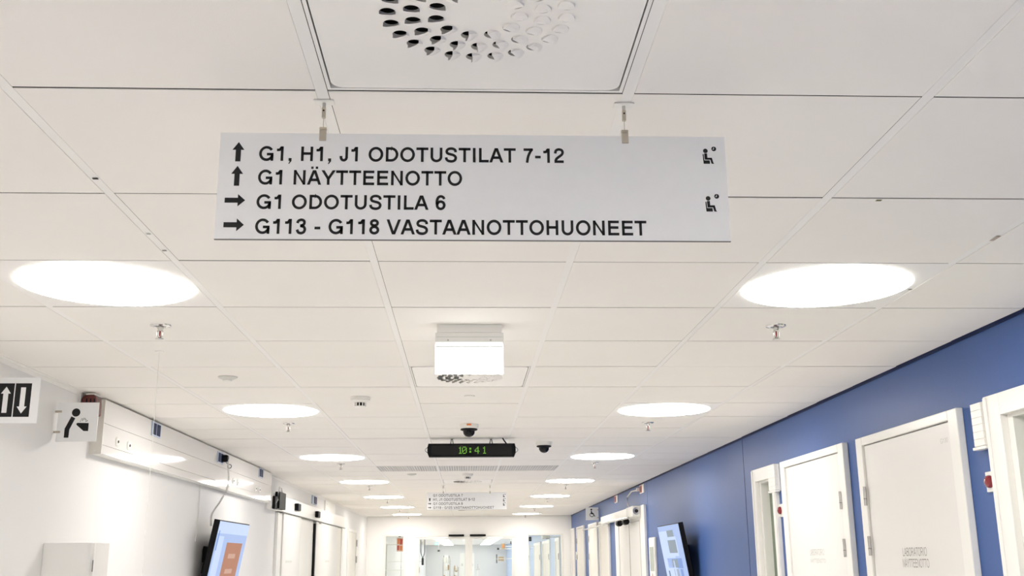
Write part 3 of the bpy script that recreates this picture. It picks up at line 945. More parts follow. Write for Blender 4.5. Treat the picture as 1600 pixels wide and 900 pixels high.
def glazed(n, label, ya, yb, op, ztop, sash):
    """deep framed glazed opening: casing on the wall, lined reveal, sash and green pane"""
    t = bpy.data.objects.new('window_%d' % n, None)
    COL.objects.link(t)
    t.location = (rwx(ya), ya, 0)
    t.rotation_euler = (0, 0, AW)
    struct(t, label)
    o0, o1, zt = op[0] - ya, op[1] - ya, op[3]
    L = yb - ya
    for a, b in ((0, o0 + 0.012), (o1 - 0.012, L)):
        MB().box(-0.028, 0, a, b, 0, ztop).box(-0.034, -0.028, a + 0.006 if a == 0 else b - 0.03, a + 0.03 if a == 0 else b - 0.006, 0, ztop - 0.006).build('casing', FRAMEW, t, bevel=0.002)
    MB().box(-0.028, 0, o0 + 0.012, o1 - 0.012, zt - 0.012, ztop).build('casing_head', FRAMEW, t, bevel=0.002)
    for a, b in ((o0, o0 + sash), (o1 - sash, o1)):
        MB().box(0.0, 0.10, a, b, 0, zt).build('sash_stile', FRAMEW, t, bevel=0.002)
    MB().box(0.0, 0.10, o0 + sash, o1 - sash, zt - sash * 0.5, zt).build('sash_rail', FRAMEW, t, bevel=0.002)
    MB().box(0.058, 0.066, o0 + sash, o1 - sash, 0, zt - sash * 0.5).build('pane', GREENGLASS, t)
    return t


glazed(1, 'tall narrow green glazed sidelight in a white frame on the blue wall', 7.03, 7.61, WINC, 2.225, 0.05)
glazed(2, 'green glazed opening in a deep white frame at the right edge', 2.85, 4.04, WIND, 2.222, 0.05)


def call_lamp(label, y0, y1, z0, z1, depth=0.036):
    t = on_right('call_lamp', label, 'call lamp', y0, z0, 'ribbed white call lamps on the blue wall')
    L, H = y1 - y0, z1 - z0
    MB().box(-0.012, 0, 0, L, 0, H).build('back_plate', PLASW, t, bevel=0.002)
    n = 6
    for k in range(n):
        a, b = 0.006 + (H - 0.012) * k / n, 0.006 + (H - 0.012) * (k + 1) / n
        MB().box(-depth, -0.012, 0.008, L - 0.008, a + 0.0002, b - 0.0002).build('lens_segment', PLASW, t, bevel=0.0015)
    MB().box(-depth - 0.004, -0.008, -0.002, L + 0.002, -0.008, 0.004).build('bottom_cap', PLASW, t, bevel=0.002)
    return t


def alarm_button(label, y0, y1, z0, z1):
    t = on_right('alarm_beacon', label, 'alarm beacon', (y0 + y1) / 2, (z0 + z1) / 2, 'red beacons on square white plates')
    a, b = (y1 - y0) / 2, (z1 - z0) / 2
    MB().box(-0.012, 0, -a, a, -b, b).build('plate', PLASW, t, bevel=0.003)
    MB().lathe([(0.025, 0.0), (0.025, 0.006), (0.022, 0.014), (0.013, 0.020), (0.003, 0.022)], 24, (0, 0, 0), ax='x').build('red_lens', REDL, t, True, loc=(-0.012, 0.006, 0)).rotation_euler = (0, 0, math.pi)
    return t


call_lamp('ribbed white call lamp beside the green glazed opening at the right edge', 4.042, 4.145, 2.030, 2.212)
alarm_button('red beacon on a white plate beside the opening at the right edge', 4.042, 4.128, 1.857, 1.936)
call_lamp('ribbed white call lamp over the narrow green sidelight', 6.985, 7.16, 2.045, 2.222)
alarm_button('red beacon on a white plate beside the narrow green sidelight', 6.94, 7.03, 1.872, 1.957)

# television on the blue wall


def television(label, loc, rz, ry, content):
    """1.11 m screen; local +x is the viewing side, y runs along the wall, z up"""
    t = thing('television', label, 'television', loc, rz, 'televisions tilted down from the walls', ry)
    MB().box(-0.045, 0, -0.558, 0.558, -0.318, 0.318).build('cabinet', BLACKP, t, bevel=0.004)
    MB().box(-0.070, -0.045, -0.40, 0.40, -0.20, 0.16).build('rear_housing', BLACKP, t, bevel=0.008)
    br = MB().box(-0.112, -0.070, -0.30, 0.12, -0.10, 0.10).build('wall_bracket', BLACKP, t)
    MB().box(-0.150, -0.112, -0.26, 0.08, -0.02, 0.10).build('bracket_arm', BLACKP, br)
    s = MB().box(0, 0.0015, -0.550, 0.550, -0.308, 0.310).build('screen', SCRB, t)
    for nm, m, u0, u1, v0, v1 in content:
        MB().box(0.0016, 0.0022 if nm != 'screen_text' else 0.0026, u0, u1, v0, v1).build(nm, m, s)
    return t


cont_l = [('picture', SCRO, -0.16, 0.42, -0.290, 0.155), ('band', SCRB2, -0.55, 0.55, 0.22, 0.31), ('band', SCRB2, -0.50, -0.30, -0.30, 0.20)]
for v in (0.05, -0.07, -0.16, -0.21):
    cont_l.append(('screen_text', SCRT, -0.02, 0.24, v - 0.018, v + 0.018))
cont_l.append(('screen_text', SCRB3, -0.51, -0.48, 0.09, 0.24))
tv = television('tilted television with a terracotta card on pale blue, on the white wall', (-1.914, 8.74, 1.612), 0.0, math.radians(10), cont_l)
cont_r = [('band', SCRB2, -0.55, 0.10, -0.30, 0.26), ('picture', SCRB2, -0.32, 0.30, 0.02, 0.20), ('picture', SCRB3, -0.35, 0.38, -0.09, 0.00), ('screen_text', SCRG, -0.10, 0.22, 0.20, 0.262),
          ('picture', SCRG, -0.10, 0.12, -0.28, -0.10), ('picture', SCRB3, 0.22, 0.34, -0.28, -0.10), ('screen_text', SCRG, -0.14, 0.26, 0.05, 0.17), ('screen_text', SCRB2, -0.06, 0.02, -0.26, -0.02),
          ('screen_text', SCRD, -0.40, -0.34, -0.26, -0.12), ('screen_text', SCRG, -0.12, 0.16, -0.085, -0.01)]
tvr = television('tilted television with a pale blue information page, on the blue wall', (rwx(10.3) - 0.135, 10.22, 1.614), math.pi + AW, math.radians(9.5), cont_r)
# first-aid cabinet
t = on_right('first_aid_cabinet', 'slim white cabinet with a grey window and red cross beside the television', 'cabinet', 11.94, 1.32)
MB().box(-0.02, 0, 0, 0.40, 0, 0.525).build('body', PLASW, t, bevel=0.004)
dr = MB().box(-0.026, -0.02, 0.012, 0.388, 0.012, 0.513).build('door', PLASW, t, bevel=0.002)
MB().box(-0.0275, -0.026, 0.07, 0.33, 0.155, 0.42).build('window', GREYGLASS, dr)
MB().box(-0.0275, -0.026, 0.12, 0.28, 0.085, 0.100).box(-0.0276, -0.026, 0.185, 0.215, 0.055, 0.13).build('red_cross', REDS, dr)

# automatic double door further down
t, lf, ya = door_right(3, 'white double swing door with an automatic operator on the blue wall', 12.57, 15.20, 2.235, casing=0.34)
MB().box(-0.0215, -0.018, 1.30, 1.33, 0.01, 2.05).build('leaf_gap', INKG, lf)
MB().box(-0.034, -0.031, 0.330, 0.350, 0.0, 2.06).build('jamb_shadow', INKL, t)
o = on_right('door_operator', 'long white automatic door operator with grey motor over the double door', 'door operator', 12.80, 2.10)
MB().box(-0.12, -0.033, 0.55, 3.35, 0.02, 0.125).build('cover', PLASW, o, bevel=0.006)
mo = MB().box(-0.13, -0.033, 0.0, 0.55, 0.005, 0.13).build('motor', PLASG, o, bevel=0.006)
MB().lathe([(0.022, 0), (0.022, 0.004)], 20, (-0.0815, -0.0005, 0.070), ax='y').build('shaft_disc', BLACKP, mo)
MB().lathe([(0.045, 0), (0.045, 0.003)], 24, (-0.0815, -0.0002, 0.070), ax='y').build('end_ring', STEEL, mo)
MB().tube([(-0.14, 0.30, 0.0), (-0.20, 0.9, -0.005), (-0.22, 1.7, -0.008)], 0.014, 8).build('arm', STEEL, o, True)
for yy in (0.75, 1.35):
    MB().lathe([(0.040, 0), (0.040, 0.16)], 16, (-0.10, yy, -0.03), ax='y').build('sensor', BLACKP, o, True)
MB().tube([(-0.12, 2.5, 0.0), (-0.15, 4.1, -0.005), (-0.18, 5.4, -0.01)], 0.012, 8).build('arm', STEEL, o, True)

for k, (y, z) in enumerate(((12.80, 2.43), (15.15, 2.437))):
    s = on_right('emergency_socket', ['red wall socket with a white cable plugged in above the double door', 'red wall socket without a plug, further along the blue wall'][k], 'socket', y, z, 'red wall sockets')
    MB().box(-0.012, 0, -0.15, 0.15, -0.05, 0.05).build('plate', PLASW, s, bevel=0.003)
    MB().box(-0.016, -0.012, -0.03, 0.13, -0.042, 0.042).build('insert', REDS, s, bevel=0.002)
    MB().box(-0.018, -0.016, 0.01, 0.09, -0.03, 0.03).build('recess', REDD, s)
c = thing('power_cable', 'white cable looping from the red socket to the door operator', 'cable', (rwx(12.95), 12.95, 2.43), AW)
MB().tube([(-0.02, 0, 0), (-0.06, 0.35, 0.0), (-0.09, 0.52, -0.06), (-0.09, 0.50, -0.15), (-0.09, 0.42, -0.192)], 0.009, 8).build('cord', CABLEW, c, True)
MB().box(-0.05, -0.016, -0.03, 0.03, -0.02, 0.02).build('plug', CABLEW, c, bevel=0.003)

# further doors
for n, ya_, yb_, zt_, lab, h in ((4, 15.98, 17.20, 2.19, 'white door beyond the automatic double door', None), (5, 17.48, 18.80, 2.20, 'white door below the wheelchair sign', (1.95, 1.65)),
                                 (6, 19.62, 20.98, 2.215, 'white door, last but one along the blue wall', (1.95, 1.65)), (7, 21.50, 22.25, 2.22, 'white door at the far end of the blue wall', None)):
    door_right(n, lab, ya_, yb_, zt_, 0.07, hinges=h, leaf_m=CREAM)
call = on_right('intercom_plate', 'small white plate on the blue wall between the far doors', 'wall plate', 21.15, 1.60)
MB().box(-0.02, 0, 0, 0.16, 0, 0.15).build('plate', PLASW, call, bevel=0.003)
MB().box(-0.022, -0.02, 0.05, 0.11, 0.03, 0.12).build('grille', PLASG, call)

# blade sign with wheelchair
t = thing('toilet_sign', 'grey projecting sign with a wheelchair pictogram on the blue wall', 'sign', (2.06, 17.4, 2.225), group='projecting wall signs')
MB().box(-0.105, 0.105, -0.004, 0.004, 0, 0.205).build('board', SIGNG, t)
mb = MB()
fn = lambda u, v, d: FACE_CAM(u, v, d)
D = 0.0046
mb.prism(circle(-0.012, 0.170, 0.014), fn, D - .0002, D)
mb.prism([(-0.022, 0.150), (-0.004, 0.150), (0.000, 0.110), (0.030, 0.104), (0.040, 0.070), (0.052, 0.072), (0.050, 0.060), (0.034, 0.058), (0.022, 0.092), (-0.018, 0.096)], fn, D - .0002, D)
ring_o, ring_i = circle(-0.006, 0.086, 0.036, 24), circle(-0.006, 0.086, 0.026, 24)
for i in range(24):
    j = (i + 1) % 24
    mb.prism([ring_o[i], ring_o[j], ring_i[j], ring_i[i]], fn, D - .0002, D)
mb.build('pictogram', INK, t)
for z in (0.04, 0.165):
    MB().box(0.085, 0.10 + 0.0075, -0.008, 0.008, z - 0.008, z + 0.008).build('bracket', NICKEL, t)

# ------------------------------------------------------------------ left-hand (white) wall
# lift arrows blade sign
t = thing('lift_sign', 'grey projecting sign with white up and down arrows on black', 'sign', (-1.9365, 4.56, 2.198), group='projecting wall signs')
HB = 0.197
MB().box(-0.1015, 0.0965, -0.003, 0.003, 0, HB).build('board', SIGNG, t)
for u0, u1, up in ((-0.078, -0.0105, True), (-0.006, 0.0620, False)):
    p_ = MB().prism([(u0, 0.027), (u1, 0.027), (u1, HB - 0.025), (u0, HB - 0.025)], FACE_CAM, 0.0030, 0.0034).build('black_panel', INK, t)
    cu = (u0 + u1) / 2
    sgn = 1 if up else -1
    cv = HB / 2 + 0.001
    pts = [(-0.0105, -0.055), (0.0105, -0.055), (0.0105, 0.028), (0.021, 0.028), (0, 0.058), (-0.021, 0.028), (-0.0105, 0.028)]
    pts = [(cu + x * 1.0, cv + sgn * y) for x, y in pts]
    if sgn < 0: pts = pts[::-1]
    MB().prism(pts, FACE_CAM, 0.0034, 0.0037).build('arrow', SIGNG, p_)
for z in (0.05, 0.15):
    MB().box(-0.1135, -0.088, -0.006, 0.006, z - 0.006, z + 0.006).build('bracket', NICKEL, t)

# drinking fountain blade sign
YF = 5.30
t = thing('drinking_fountain_sign', 'grey projecting sign with a person bending over a water fountain', 'sign', (-1.9375, YF, 2.2), group='projecting wall signs')
MB().box(-0.0985, 0.0985, -0.003, 0.003, 0, 0.195).build('board', SIGNG, t)


def F(zx, zy):   # pixel of the 7.5x enlargement of the photograph at (70, 600)
    x, z = at_y(70 + zx / 7.5, 600 + zy / 7.5, YF)
    return x + 1.9375, z - 2.2


mb = MB()
cu, cv = F(370, 335)
mb.prism(circle(cu, cv, 0.0205, 28), FACE_CAM, 0.003, 0.0034)
mb.prism([F(*q) for q in ((224, 630), (278, 630), (290, 535), (360, 402), (315, 380), (235, 525))], FACE_CAM, 0.003, 0.0034)
mb.prism([F(*q) for q in ((456, 552), (510, 552), (518, 458), (385, 456), (371, 466), (376, 482))], FACE_CAM, 0.003, 0.0034)
pg = mb.build('pictogram', INK, t)
mb = MB()
for q in ((420, 438), (430, 422), (437, 408), (448, 418), (455, 405), (463, 418), (470, 402), (478, 412), (486, 420), (494, 436), (502, 430), (445, 430), (482, 436)):
    u, v = F(*q)
    mb.prism(circle(u, v, 0.0021, 8), FACE_CAM, 0.003, 0.0034)
mb.build('water_drops', INK, t)['kind'] = 'stuff'
for z in (0.048, 0.150):
    MB().box(-0.1125, -0.080, -0.006, 0.006, z - 0.005, z + 0.005).build('bracket', NICKEL, t)

# red sounder
t = thing('alarm_sounder', 'dark red alarm sounder tucked under the ceiling behind the fountain sign', 'alarm sounder', (LWX, 5.665, 2.378))
MB().box(0, 0.004, -0.06, 0.06, 0.0, 0.105).build('back_box', PLASW, t, bevel=0.004)
mb = MB()
prof = [(0.0041, 0.0), (0.084, 0.0), (0.084, 0.060), (0.080, 0.092), (0.070, 0.106), (0.018, 0.106), (0.0041, 0.085)]
mb.prism(prof, lambda u, v, d: (u, d, v), -0.05, 0.05)
sd = mb.build('red_body', REDD, t, bevel=0.008)
MB().box(0.026, 0.070, -0.045, 0.045, 0.106, 0.117).build('top_plate', CREAM, t, bevel=0.002)
for u in (0.035, 0.055, 0.075):
    MB().box(u - 0.003, u + 0.003, -0.053, -0.049, 0.02, 0.085).build('slot', BLACKP, sd)

# medical supply duct
YA, YB, ZA, ZB = 5.82, 10.93, 2.192, 2.488
DX = 0.065
t = thing('supply_duct', 'long glossy white wall duct with sockets just under the ceiling', 'wall duct', (LWX, YA, ZA))
MB().box(0, DX - 0.006, 0.006, YB - YA, 0, ZB - ZA).build('body', PLASW, t)
for a, b in ((0.0, 0.0475), (0.0495, 0.166), (0.168, ZB - ZA)):
    MB().box(DX - 0.006, DX, 0.004, YB - YA, a, b).build('fascia', GLOSSW, t, bevel=0.001)
ec = MB().box(0, DX, -0.004, 0.004, -0.002, ZB - ZA + 0.001).build('end_cap', CREAM, t)
MB().lathe([(0.003, 0), (0.003, 0.002)], 10, (0.035, -0.006, 0.012), ax='y').build('screw', STEEL, ec)
for k, (y, z) in enumerate(((6.79, 2.438), (8.60, 2.430), (10.33, 2.445))):
    s = MB().box(DX, DX + 0.006, y - YA - 0.10, y - YA + 0.10, z - ZA - 0.045, z - ZA + 0.045).build('socket_plate', PBLUE, t, bevel=0.002)
    for q in (-1, 1):
        c0 = y - YA + q * 0.045
        MB().box(DX + 0.006, DX + 0.0075, c0 - 0.038, c0 + 0.038, z - ZA - 0.036, z - ZA + 0.036).build('socket_insert', NAVY, s, bevel=0.001)
for y in (6.055, 6.265, 9.12, 9.30, 10.10, 10.28):
    o = MB().lathe([(0.026, 0), (0.026, 0.004), (0.020, 0.010)], 24, (DX, y - YA, 0.090), ax='x').build('gas_outlet', PLASW, t, True)
    MB().lathe([(0.008, 0), (0.008, 0.003)], 14, (DX + 0.010, y - YA, 0.090), ax='x').build('outlet_core', BLACKP, o, True)

# plug, hook and coiled cable down to the television
c = thing('coiled_cable', 'white coiled cable hanging from a black plug down to the television', 'cable', (LWX + DX, 8.66, 2.42))
MB().lathe([(0.030, 0.0), (0.030, 0.03), (0.024, 0.045)], 18, (0.008, 0, 0.01), ax='x').build('plug', BLACKP, c, True)
mb = MB()
pts = []
key = [Vector((0.05, 0.0, 0.0)), Vector((0.060, 0.0, -0.10)), Vector((0.055, 0.02, -0.22)), Vector((0.03, -0.10, -0.34)), Vector((0.0, -0.22, -0.44)), Vector((0.0, -0.22, -0.53))]
seg = 30
tot = (len(key) - 1) * seg * 3
for k in range(tot + 1):
    f = k / (seg * 3)
    i = min(int(f), len(key) - 2)
    q = f - i
    p0, p1, p2, p3 = key[max(i - 1, 0)], key[i], key[i + 1], key[min(i + 2, len(key) - 1)]
    p = 0.5 * ((2 * p1) + (-p0 + p2) * q + (2 * p0 - 5 * p1 + 4 * p2 - p3) * q * q + (-p0 + 3 * p1 - 3 * p2 + p3) * q ** 3)
    a = 2 * math.pi * k / 9
    pts.append(p + Vector((0.0075 * math.cos(a), 0.0075 * math.sin(a), 0)))
mb.tube(pts, 0.0028, 5).build('coil', CABLEW, c, True)
hk = thing('cable_hook', 'small black ring hook beside the plug on the wall duct', 'hook', (LWX + DX, 8.82, 2.38))
MB().tube([(0.03 + 0.016 * math.cos(a), 0, 0.016 * math.sin(a)) for a in [2 * math.pi * k / 16 for k in range(17)]], 0.003, 6).build('ring', BLACKP, hk, True)
MB().tube([(0, 0, 0.03), (0.03, 0, 0.016)], 0.003, 6).build('stem', BLACKP, hk)
tag(MB().tube([(0.006, 0, 0), (0.006, 0.01, -0.2), (0.006, -0.03, -0.42)], 0.0035, 6).build('thin_cable', CABLEW, None, True, loc=(LWX, 8.25, 2.19)),
    'thin white cable running down the white wall above the television', 'cable')

# paper towel dispenser
t = thing('paper_dispenser', 'grey-white paper towel dispenser with a rounded front on the white wall', 'dispenser', (LWX, 5.314, 1.36))
pf = [(0, 0), (0.212, 0), (0.228, 0.006), (0.238, 0.020), (0.240, 0.04), (0.240, 0.235), (0.23, 0.258), (0.21, 0.265), (0, 0.265)]
MB().prism(pf, lambda u, v, d: (u, v, d), 0, 0.352).build('cover', GLOSSW, t, bevel=0.003)
MB().box(0.2405, 0.242, 0.004, 0.016, 0.215, 0.27).build('level_window', INKG, t)
MB().box(0.05, 0.19, 0.06, 0.21, -0.012, 0.0).build('paper_slot', PLASG, t)

# sliding door assembly
t = bpy.data.objects.new('door_8', None)
COL.objects.link(t)
t.location = (LWX, 11.5, 0)
struct(t, 'white automatic sliding doors with a long header on the white wall')
MB().box(0, 0.06, -0.5, 6.4, 2.14, 2.305).build('header_cover', PLASW, t, bevel=0.004)
MB().box(0.0, 0.062, 0.2, 6.3, 2.132, 2.140).build('track', INKG, t)
MB().box(0, 0.03, 0.10, 0.36, 0, 2.13).build('jamb', FRAMEW, t, bevel=0.003)
MB().box(0.005, 0.045, 0.37, 1.62, 0.01, 2.13).build('leaf', DOORW, t, bevel=0.002)
MB().box(0.0, 0.020, 1.63, 2.84, 0.01, 2.13).build('fixed_panel', PLASW, t, bevel=0.002)
MB().box(0.005, 0.050, 2.85, 2.91, 0.01, 2.10).build('gasket', BLACKP, t)
MB().box(0.005, 0.045, 2.97, 5.35, 0.01, 2.13).build('leaf', DOORW, t, bevel=0.002)
MB().box(0, 0.03, 5.36, 5.95, 0, 2.13).build('jamb', CREAM, t, bevel=0.003)
MB().box(0, 0.045, 5.97, 6.4, 0, 2.14).build('jamb', FRAMEW, t, bevel=0.003)
for y in (0.62, 4.0):
    MB().box(0.045, 0.0465, y, y + 0.42, 1.60, 1.625).build('notice_strip', PLASG, t)
MB().lathe([(0.02, 0), (0.02, 0.03)], 12, (0.06, 3.12, 2.12), ax='x').build('lock_motor', STEEL, t)

t = thing('black_speaker', 'black box with a looped white cable at the end of the wall duct', 'loudspeaker', (LWX + 0.061, 11.16, 2.150))
MB().box(0, 0.05, 0.02, 0.40, 0, 0.172).build('cabinet', BLACKP, t, bevel=0.004)
MB().box(0.0, 0.03, -0.12, 0.02, -0.01, 0.12).build('bracket', BLACKP, t, bevel=0.003)
MB().tube([(0.05, 0.16, 0.172), (0.05, 0.10, 0.215), (0.05, -0.02, 0.215), (0.05, -0.09, 0.15), (0.05, -0.09, 0.08), (0.04, -0.12, 0.05)], 0.006, 8).build('cable', CABLEW, t, True)
for k, (y, z) in enumerate(((12.58, 2.228), (14.28, 2.215))):
    s = thing('motion_sensor', ['small black sensor on the sliding-door header near the black box', 'small black sensor on the sliding-door header further down the corridor'][k], 'sensor', (LWX + 0.061, y, z), group='black sensors on the sliding-door header')
    MB().box(0, 0.045, -0.10, 0.10, -0.04, 0.04).build('case', BLACKP, s, bevel=0.006)
    MB().box(0.0, 0.02, 0.14, 0.26, -0.04, 0.0).build('side_cap', PLASW, s, bevel=0.003)
s = thing('blue_socket', 'blue wall socket above the sliding doors', 'socket', (LWX, 14.45, 2.41))
MB().box(0, 0.015, -0.22, 0.20, -0.055, 0.055).build('plate', PBLUE, s, bevel=0.003)
MB().box(0.015, 0.02, -0.08, 0.16, -0.045, 0.045).build('insert', NAVY, s)
s = thing('blank_cover', 'square white blank cover above the end of the sliding doors', 'wall plate', (LWX, 15.9, 2.36))
MB().box(0, 0.015, -0.35, 0.8, -0.05, 0.11).build('plate', PLASW, s, bevel=0.004)
MB().lathe([(0.012, 0), (0.012, 0.003)], 12, (0.015, -0.2, 0.06), ax='x').build('cap', CHROME, s)

t = bpy.data.objects.new('door_9', None)
COL.objects.link(t)
t.location = (LWX, 18.62, 0)
struct(t, 'cream door with two hinges at the far end of the white wall')
MB().box(0, 0.025, 0, 0.07, 0, 2.16).build('jamb', FRAMEW, t, bevel=0.003)
MB().box(0, 0.025, 1.38, 1.46, 0, 2.16).build('jamb', FRAMEW, t, bevel=0.003)
MB().box(0, 0.025, 0.07, 1.38, 2.11, 2.16).build('head', FRAMEW, t, bevel=0.003)
MB().box(0.002, 0.015, 0.075, 1.375, 0.01, 2.105).build('leaf', CREAM, t)
for z in (1.93, 1.64):
    MB().lathe([(0.012, z - 0.06), (0.012, z + 0.06)], 12, (0.03, 1.38, 0)).build('hinge', STEEL, t, True)

# ------------------------------------------------------------------ glazed screen in the end wall
FD = 0.05
win = bpy.data.objects.new('window_3', None)
COL.objects.link(win)
win.location = (0, YE, 0)
struct(win, 'glazed sidelights of the end wall screen')
for x0, x1 in ((-1.70, -1.25), (1.25, 2.02)):
    for a, b in ((x0, x0 + 0.045), (x1 - 0.045, x1)):
        MB().box(a, b, -0.01, 0.12, 0, 2.13).build('stile', FRAMEW, win, bevel=0.003)
    MB().box(x0 + 0.045, x1 - 0.045, -0.01, 0.12, 2.10, 2.13).build('rail', FRAMEW, win, bevel=0.003)
    MB().box(x0 + 0.045, x1 - 0.045, 0.05, 0.056, 0, 2.10).build('pane', GLASS, win)
dd = bpy.data.objects.new('door_10', None)
COL.objects.link(dd)
dd.location = (0, YE, 0)
struct(dd, 'pair of white framed glass doors in the end wall')
MB().box(-1.035, 1.02, -0.012, 0.12, 2.065, 2.10).build('head', FRAMEW, dd, bevel=0.003)
for x0, x1 in ((-1.035, 0.055), (0.061, 1.02)):
    lf = MB().box(x0, x0 + 0.07, 0.0, 0.05, 0.01, 2.06).box(x1 - 0.07, x1, 0, 0.05, 0.01, 2.06).box(x0 + 0.07, x1 - 0.07, 0, 0.05, 0.01, 0.12).box(x0 + 0.07, x1 - 0.07, 0, 0.05, 2.03, 2.06).build('leaf_frame', FRAMEW, dd, bevel=0.003)
    MB().box(x0 + 0.07, x1 - 0.07, 0.022, 0.028, 0.12, 2.03).build('pane', GLASS, lf)
for x0, x1 in ((-0.36, -0.04), (0.08, 0.41)):
    MB().box(x0, x1, -0.06, -0.013, 2.086, 2.126).build('door_closer', BLACKP, dd, bevel=0.003)

# ------------------------------------------------------------------ corridor beyond the screen
Z2, Y2E = 2.42, 60.0
struct(box('wall_left_beyond', WHITEWALL, None, LWX - 0.25, LWX - 0.15, YE + 0.12, Y2E, 0, Z2), 'white wall of the corridor beyond the glass doors')
struct(box('wall_right_beyond', LBLUE, None, 2.26, 2.36, YE + 0.12, Y2E, 0, Z2), 'pale blue wall of the corridor beyond the glass doors')
struct(box('wall_end_beyond', WHITEWALL, None, LWX - 0.25, 2.36, Y2E, Y2E + 0.1, 0, Z2), 'white wall at the end of the far corridor')
struct(box('ceiling_beyond', TILE, None, LWX - 0.25, 2.36, YE + 0.12, Y2E, Z2, Z2 + 0.08), 'white ceiling of the corridor beyond the glass doors')
for k, (y0, y1) in enumerate(((24.5, 31.0), (33.0, 40.5), (41.5, 50.0), (51.0, 59.3))):
    for x, sd in ((-0.95, 'white'), (1.05, 'blue')):
        t = thing('panel_light', '%s long bright panel light beyond the glass doors, beside the %s wall' % (ORD[k], sd), 'ceiling light', (x, y0, Z2), group='panel lights beyond the glass doors')
        MB().box(-0.29, 0.29, 0, y1 - y0, -0.02, 0).build('frame', RAIL, t)
        MB().box(-0.27, 0.27, 0.02, y1 - y0 - 0.02, -0.024, -0.02).build('diffuser', PANELLENS, t)
X2 = 2.26
n = 11
for y0, y1, lab in ((22.9, 24.8, 'first'), (25.75, 27.0, 'second'), (28.8, 31.5, 'third'), (32.4, 35.5, 'fourth'), (38, 41, 'fifth')):
    t = bpy.data.objects.new('door_%d' % n, None); n += 1
    COL.objects.link(t)
    t.location = (X2, y0, 0)
    struct(t, '%s cream door along the pale blue wall beyond the glass' % lab)
    L = y1 - y0
    MB().box(-0.03, 0, 0, 0.1, 0, 2.12).build('jamb', FRAMEW, t)
    MB().box(-0.03, 0, L - 0.1, L, 0, 2.12).build('jamb', FRAMEW, t)
    MB().box(-0.03, 0, 0.1, L - 0.1, 2.04, 2.12).build('head', FRAMEW, t)
    lf = MB().box(-0.015, 0, 0.1, L - 0.1, 0, 2.04).build('leaf', CREAM, t)
    MB().box(-0.04, -0.015, 0.16, 0.24, 1.6, 1.75).build('handle_plate', STEEL, lf)
XL = LWX - 0.15
for y0, y1, m, lab in ((26.1, 27.9, mat('greige_panel', (0.55, 0.55, 0.48), 0.5, var=0.03), 'first'), (28.6, 29.9, mat('grey_panel', (0.34, 0.35, 0.31), 0.5, var=0.03), 'second')):
    t = bpy.data.objects.new('door_%d' % n, None); n += 1
    COL.objects.link(t)
    t.location = (XL, y0, 0)
    struct(t, '%s grey door along the white wall beyond the glass' % lab)
    L = y1 - y0
    MB().box(0, 0.03, 0, 0.08, 0, 2.12).build('jamb', FRAMEW, t)
    MB().box(0, 0.03, L - 0.08, L, 0, 2.12).build('jamb', FRAMEW, t)
    MB().box(0, 0.03, 0.08, L - 0.08, 2.06, 2.12).build('head', FRAMEW, t)
    MB().box(0, 0.02, 0.08, L - 0.08, 0, 2.06).build('leaf', m, t)


def px_box(name, label, cat, m, px0, px1, py0, py1, y, dep, parts=(), mount='top', group=None):
    """a small thing seen beyond the glass, hung at depth y"""
    a, b = at_y(px0, py1, y), at_y(px1, py0, y)
    t = thing(name, label, cat, (a[0], y, a[1]), group=group)
    W_, H_ = b[0] - a[0], b[1] - a[1]
    MB().box(0, W_, 0, dep, 0, H_).build('body', m, t, bevel=0.004)
    if mount == 'top':
        MB().box(W_ / 2 - 0.008, W_ / 2 + 0.008, dep / 2 - 0.008, dep / 2 + 0.008, H_, Z2 - a[1]).build('hanger', PLASW, t)
    elif mount == 'left':
        MB().box(LWX - 0.15 - a[0], 0, dep / 2 - 0.01, dep / 2 + 0.01, H_ / 2 - 0.01, H_ / 2 + 0.01).build('wall_arm', PLASW, t)
    elif mount == 'right':
        MB().box(W_, 2.26 - a[0], dep / 2 - 0.01, dep / 2 + 0.01, H_ / 2 - 0.01, H_ / 2 + 0.01).build('wall_arm', PLASW, t)
    elif mount == 'floor':
        MB().box(W_ / 2 - 0.03, W_ / 2 + 0.03, dep / 2 - 0.01, dep / 2 + 0.01, -a[1], 0).build('stand', PLASW, t)
    for nm, mm, u0, u1, v0, v1 in parts:
        MB().box(u0 * W_, u1 * W_, -0.012, 0, v0 * H_, v1 * H_).build(nm, mm, t)
    return t


px_box('notice_board', 'cork brown notice board on the white wall beyond the left sidelight', 'notice board', BROWN, 591, 599, 868, 884, 24.8, 0.1,
       (('dark_edge', INKG, -0.12, 0.03, 0, 1), ('notice', CREAM, 0.3, 0.8, 0.5, 0.62)), mount='left')
px_box('fire_sign', 'orange-red pictogram sign behind the left sidelight', 'sign', mat('pink_white_sign', (0.80, 0.62, 0.55), 0.5, var=0.05), 619.5, 630, 840, 862, 29.5, 0.02,
       (('red_print', ORANGE, 0.12, 0.45, 0.55, 0.92), ('red_print', REDS, 0.5, 0.9, 0.5, 0.9), ('red_print', REDS, 0.1, 0.42, 0.1, 0.44), ('red_print', ORANGE, 0.52, 0.9, 0.08, 0.42)), mount='left')
px_box('black_speaker', 'black box hanging above the orange-red sign', 'loudspeaker', BLACKP, 622.5, 626.5, 834, 839, 29.4, 0.05, (('grille', INKG, 0.15, 0.85, 0.2, 0.8),))
px_box('steel_post', 'thin grey post below the orange-red sign', 'post', STEEL, 626, 627.3, 862, 905, 29.6, 0.02, (('band', INKG, 0, 1, 0.4, 0.45),), mount='floor')
px_box('wall_phone', 'black wall telephone seen through the glass door', 'telephone', BLACKP, 658.6, 662, 872, 883, 30.5, 0.08, (('handset', INK, 0.1, 0.5, 0.1, 0.9),), mount='left')
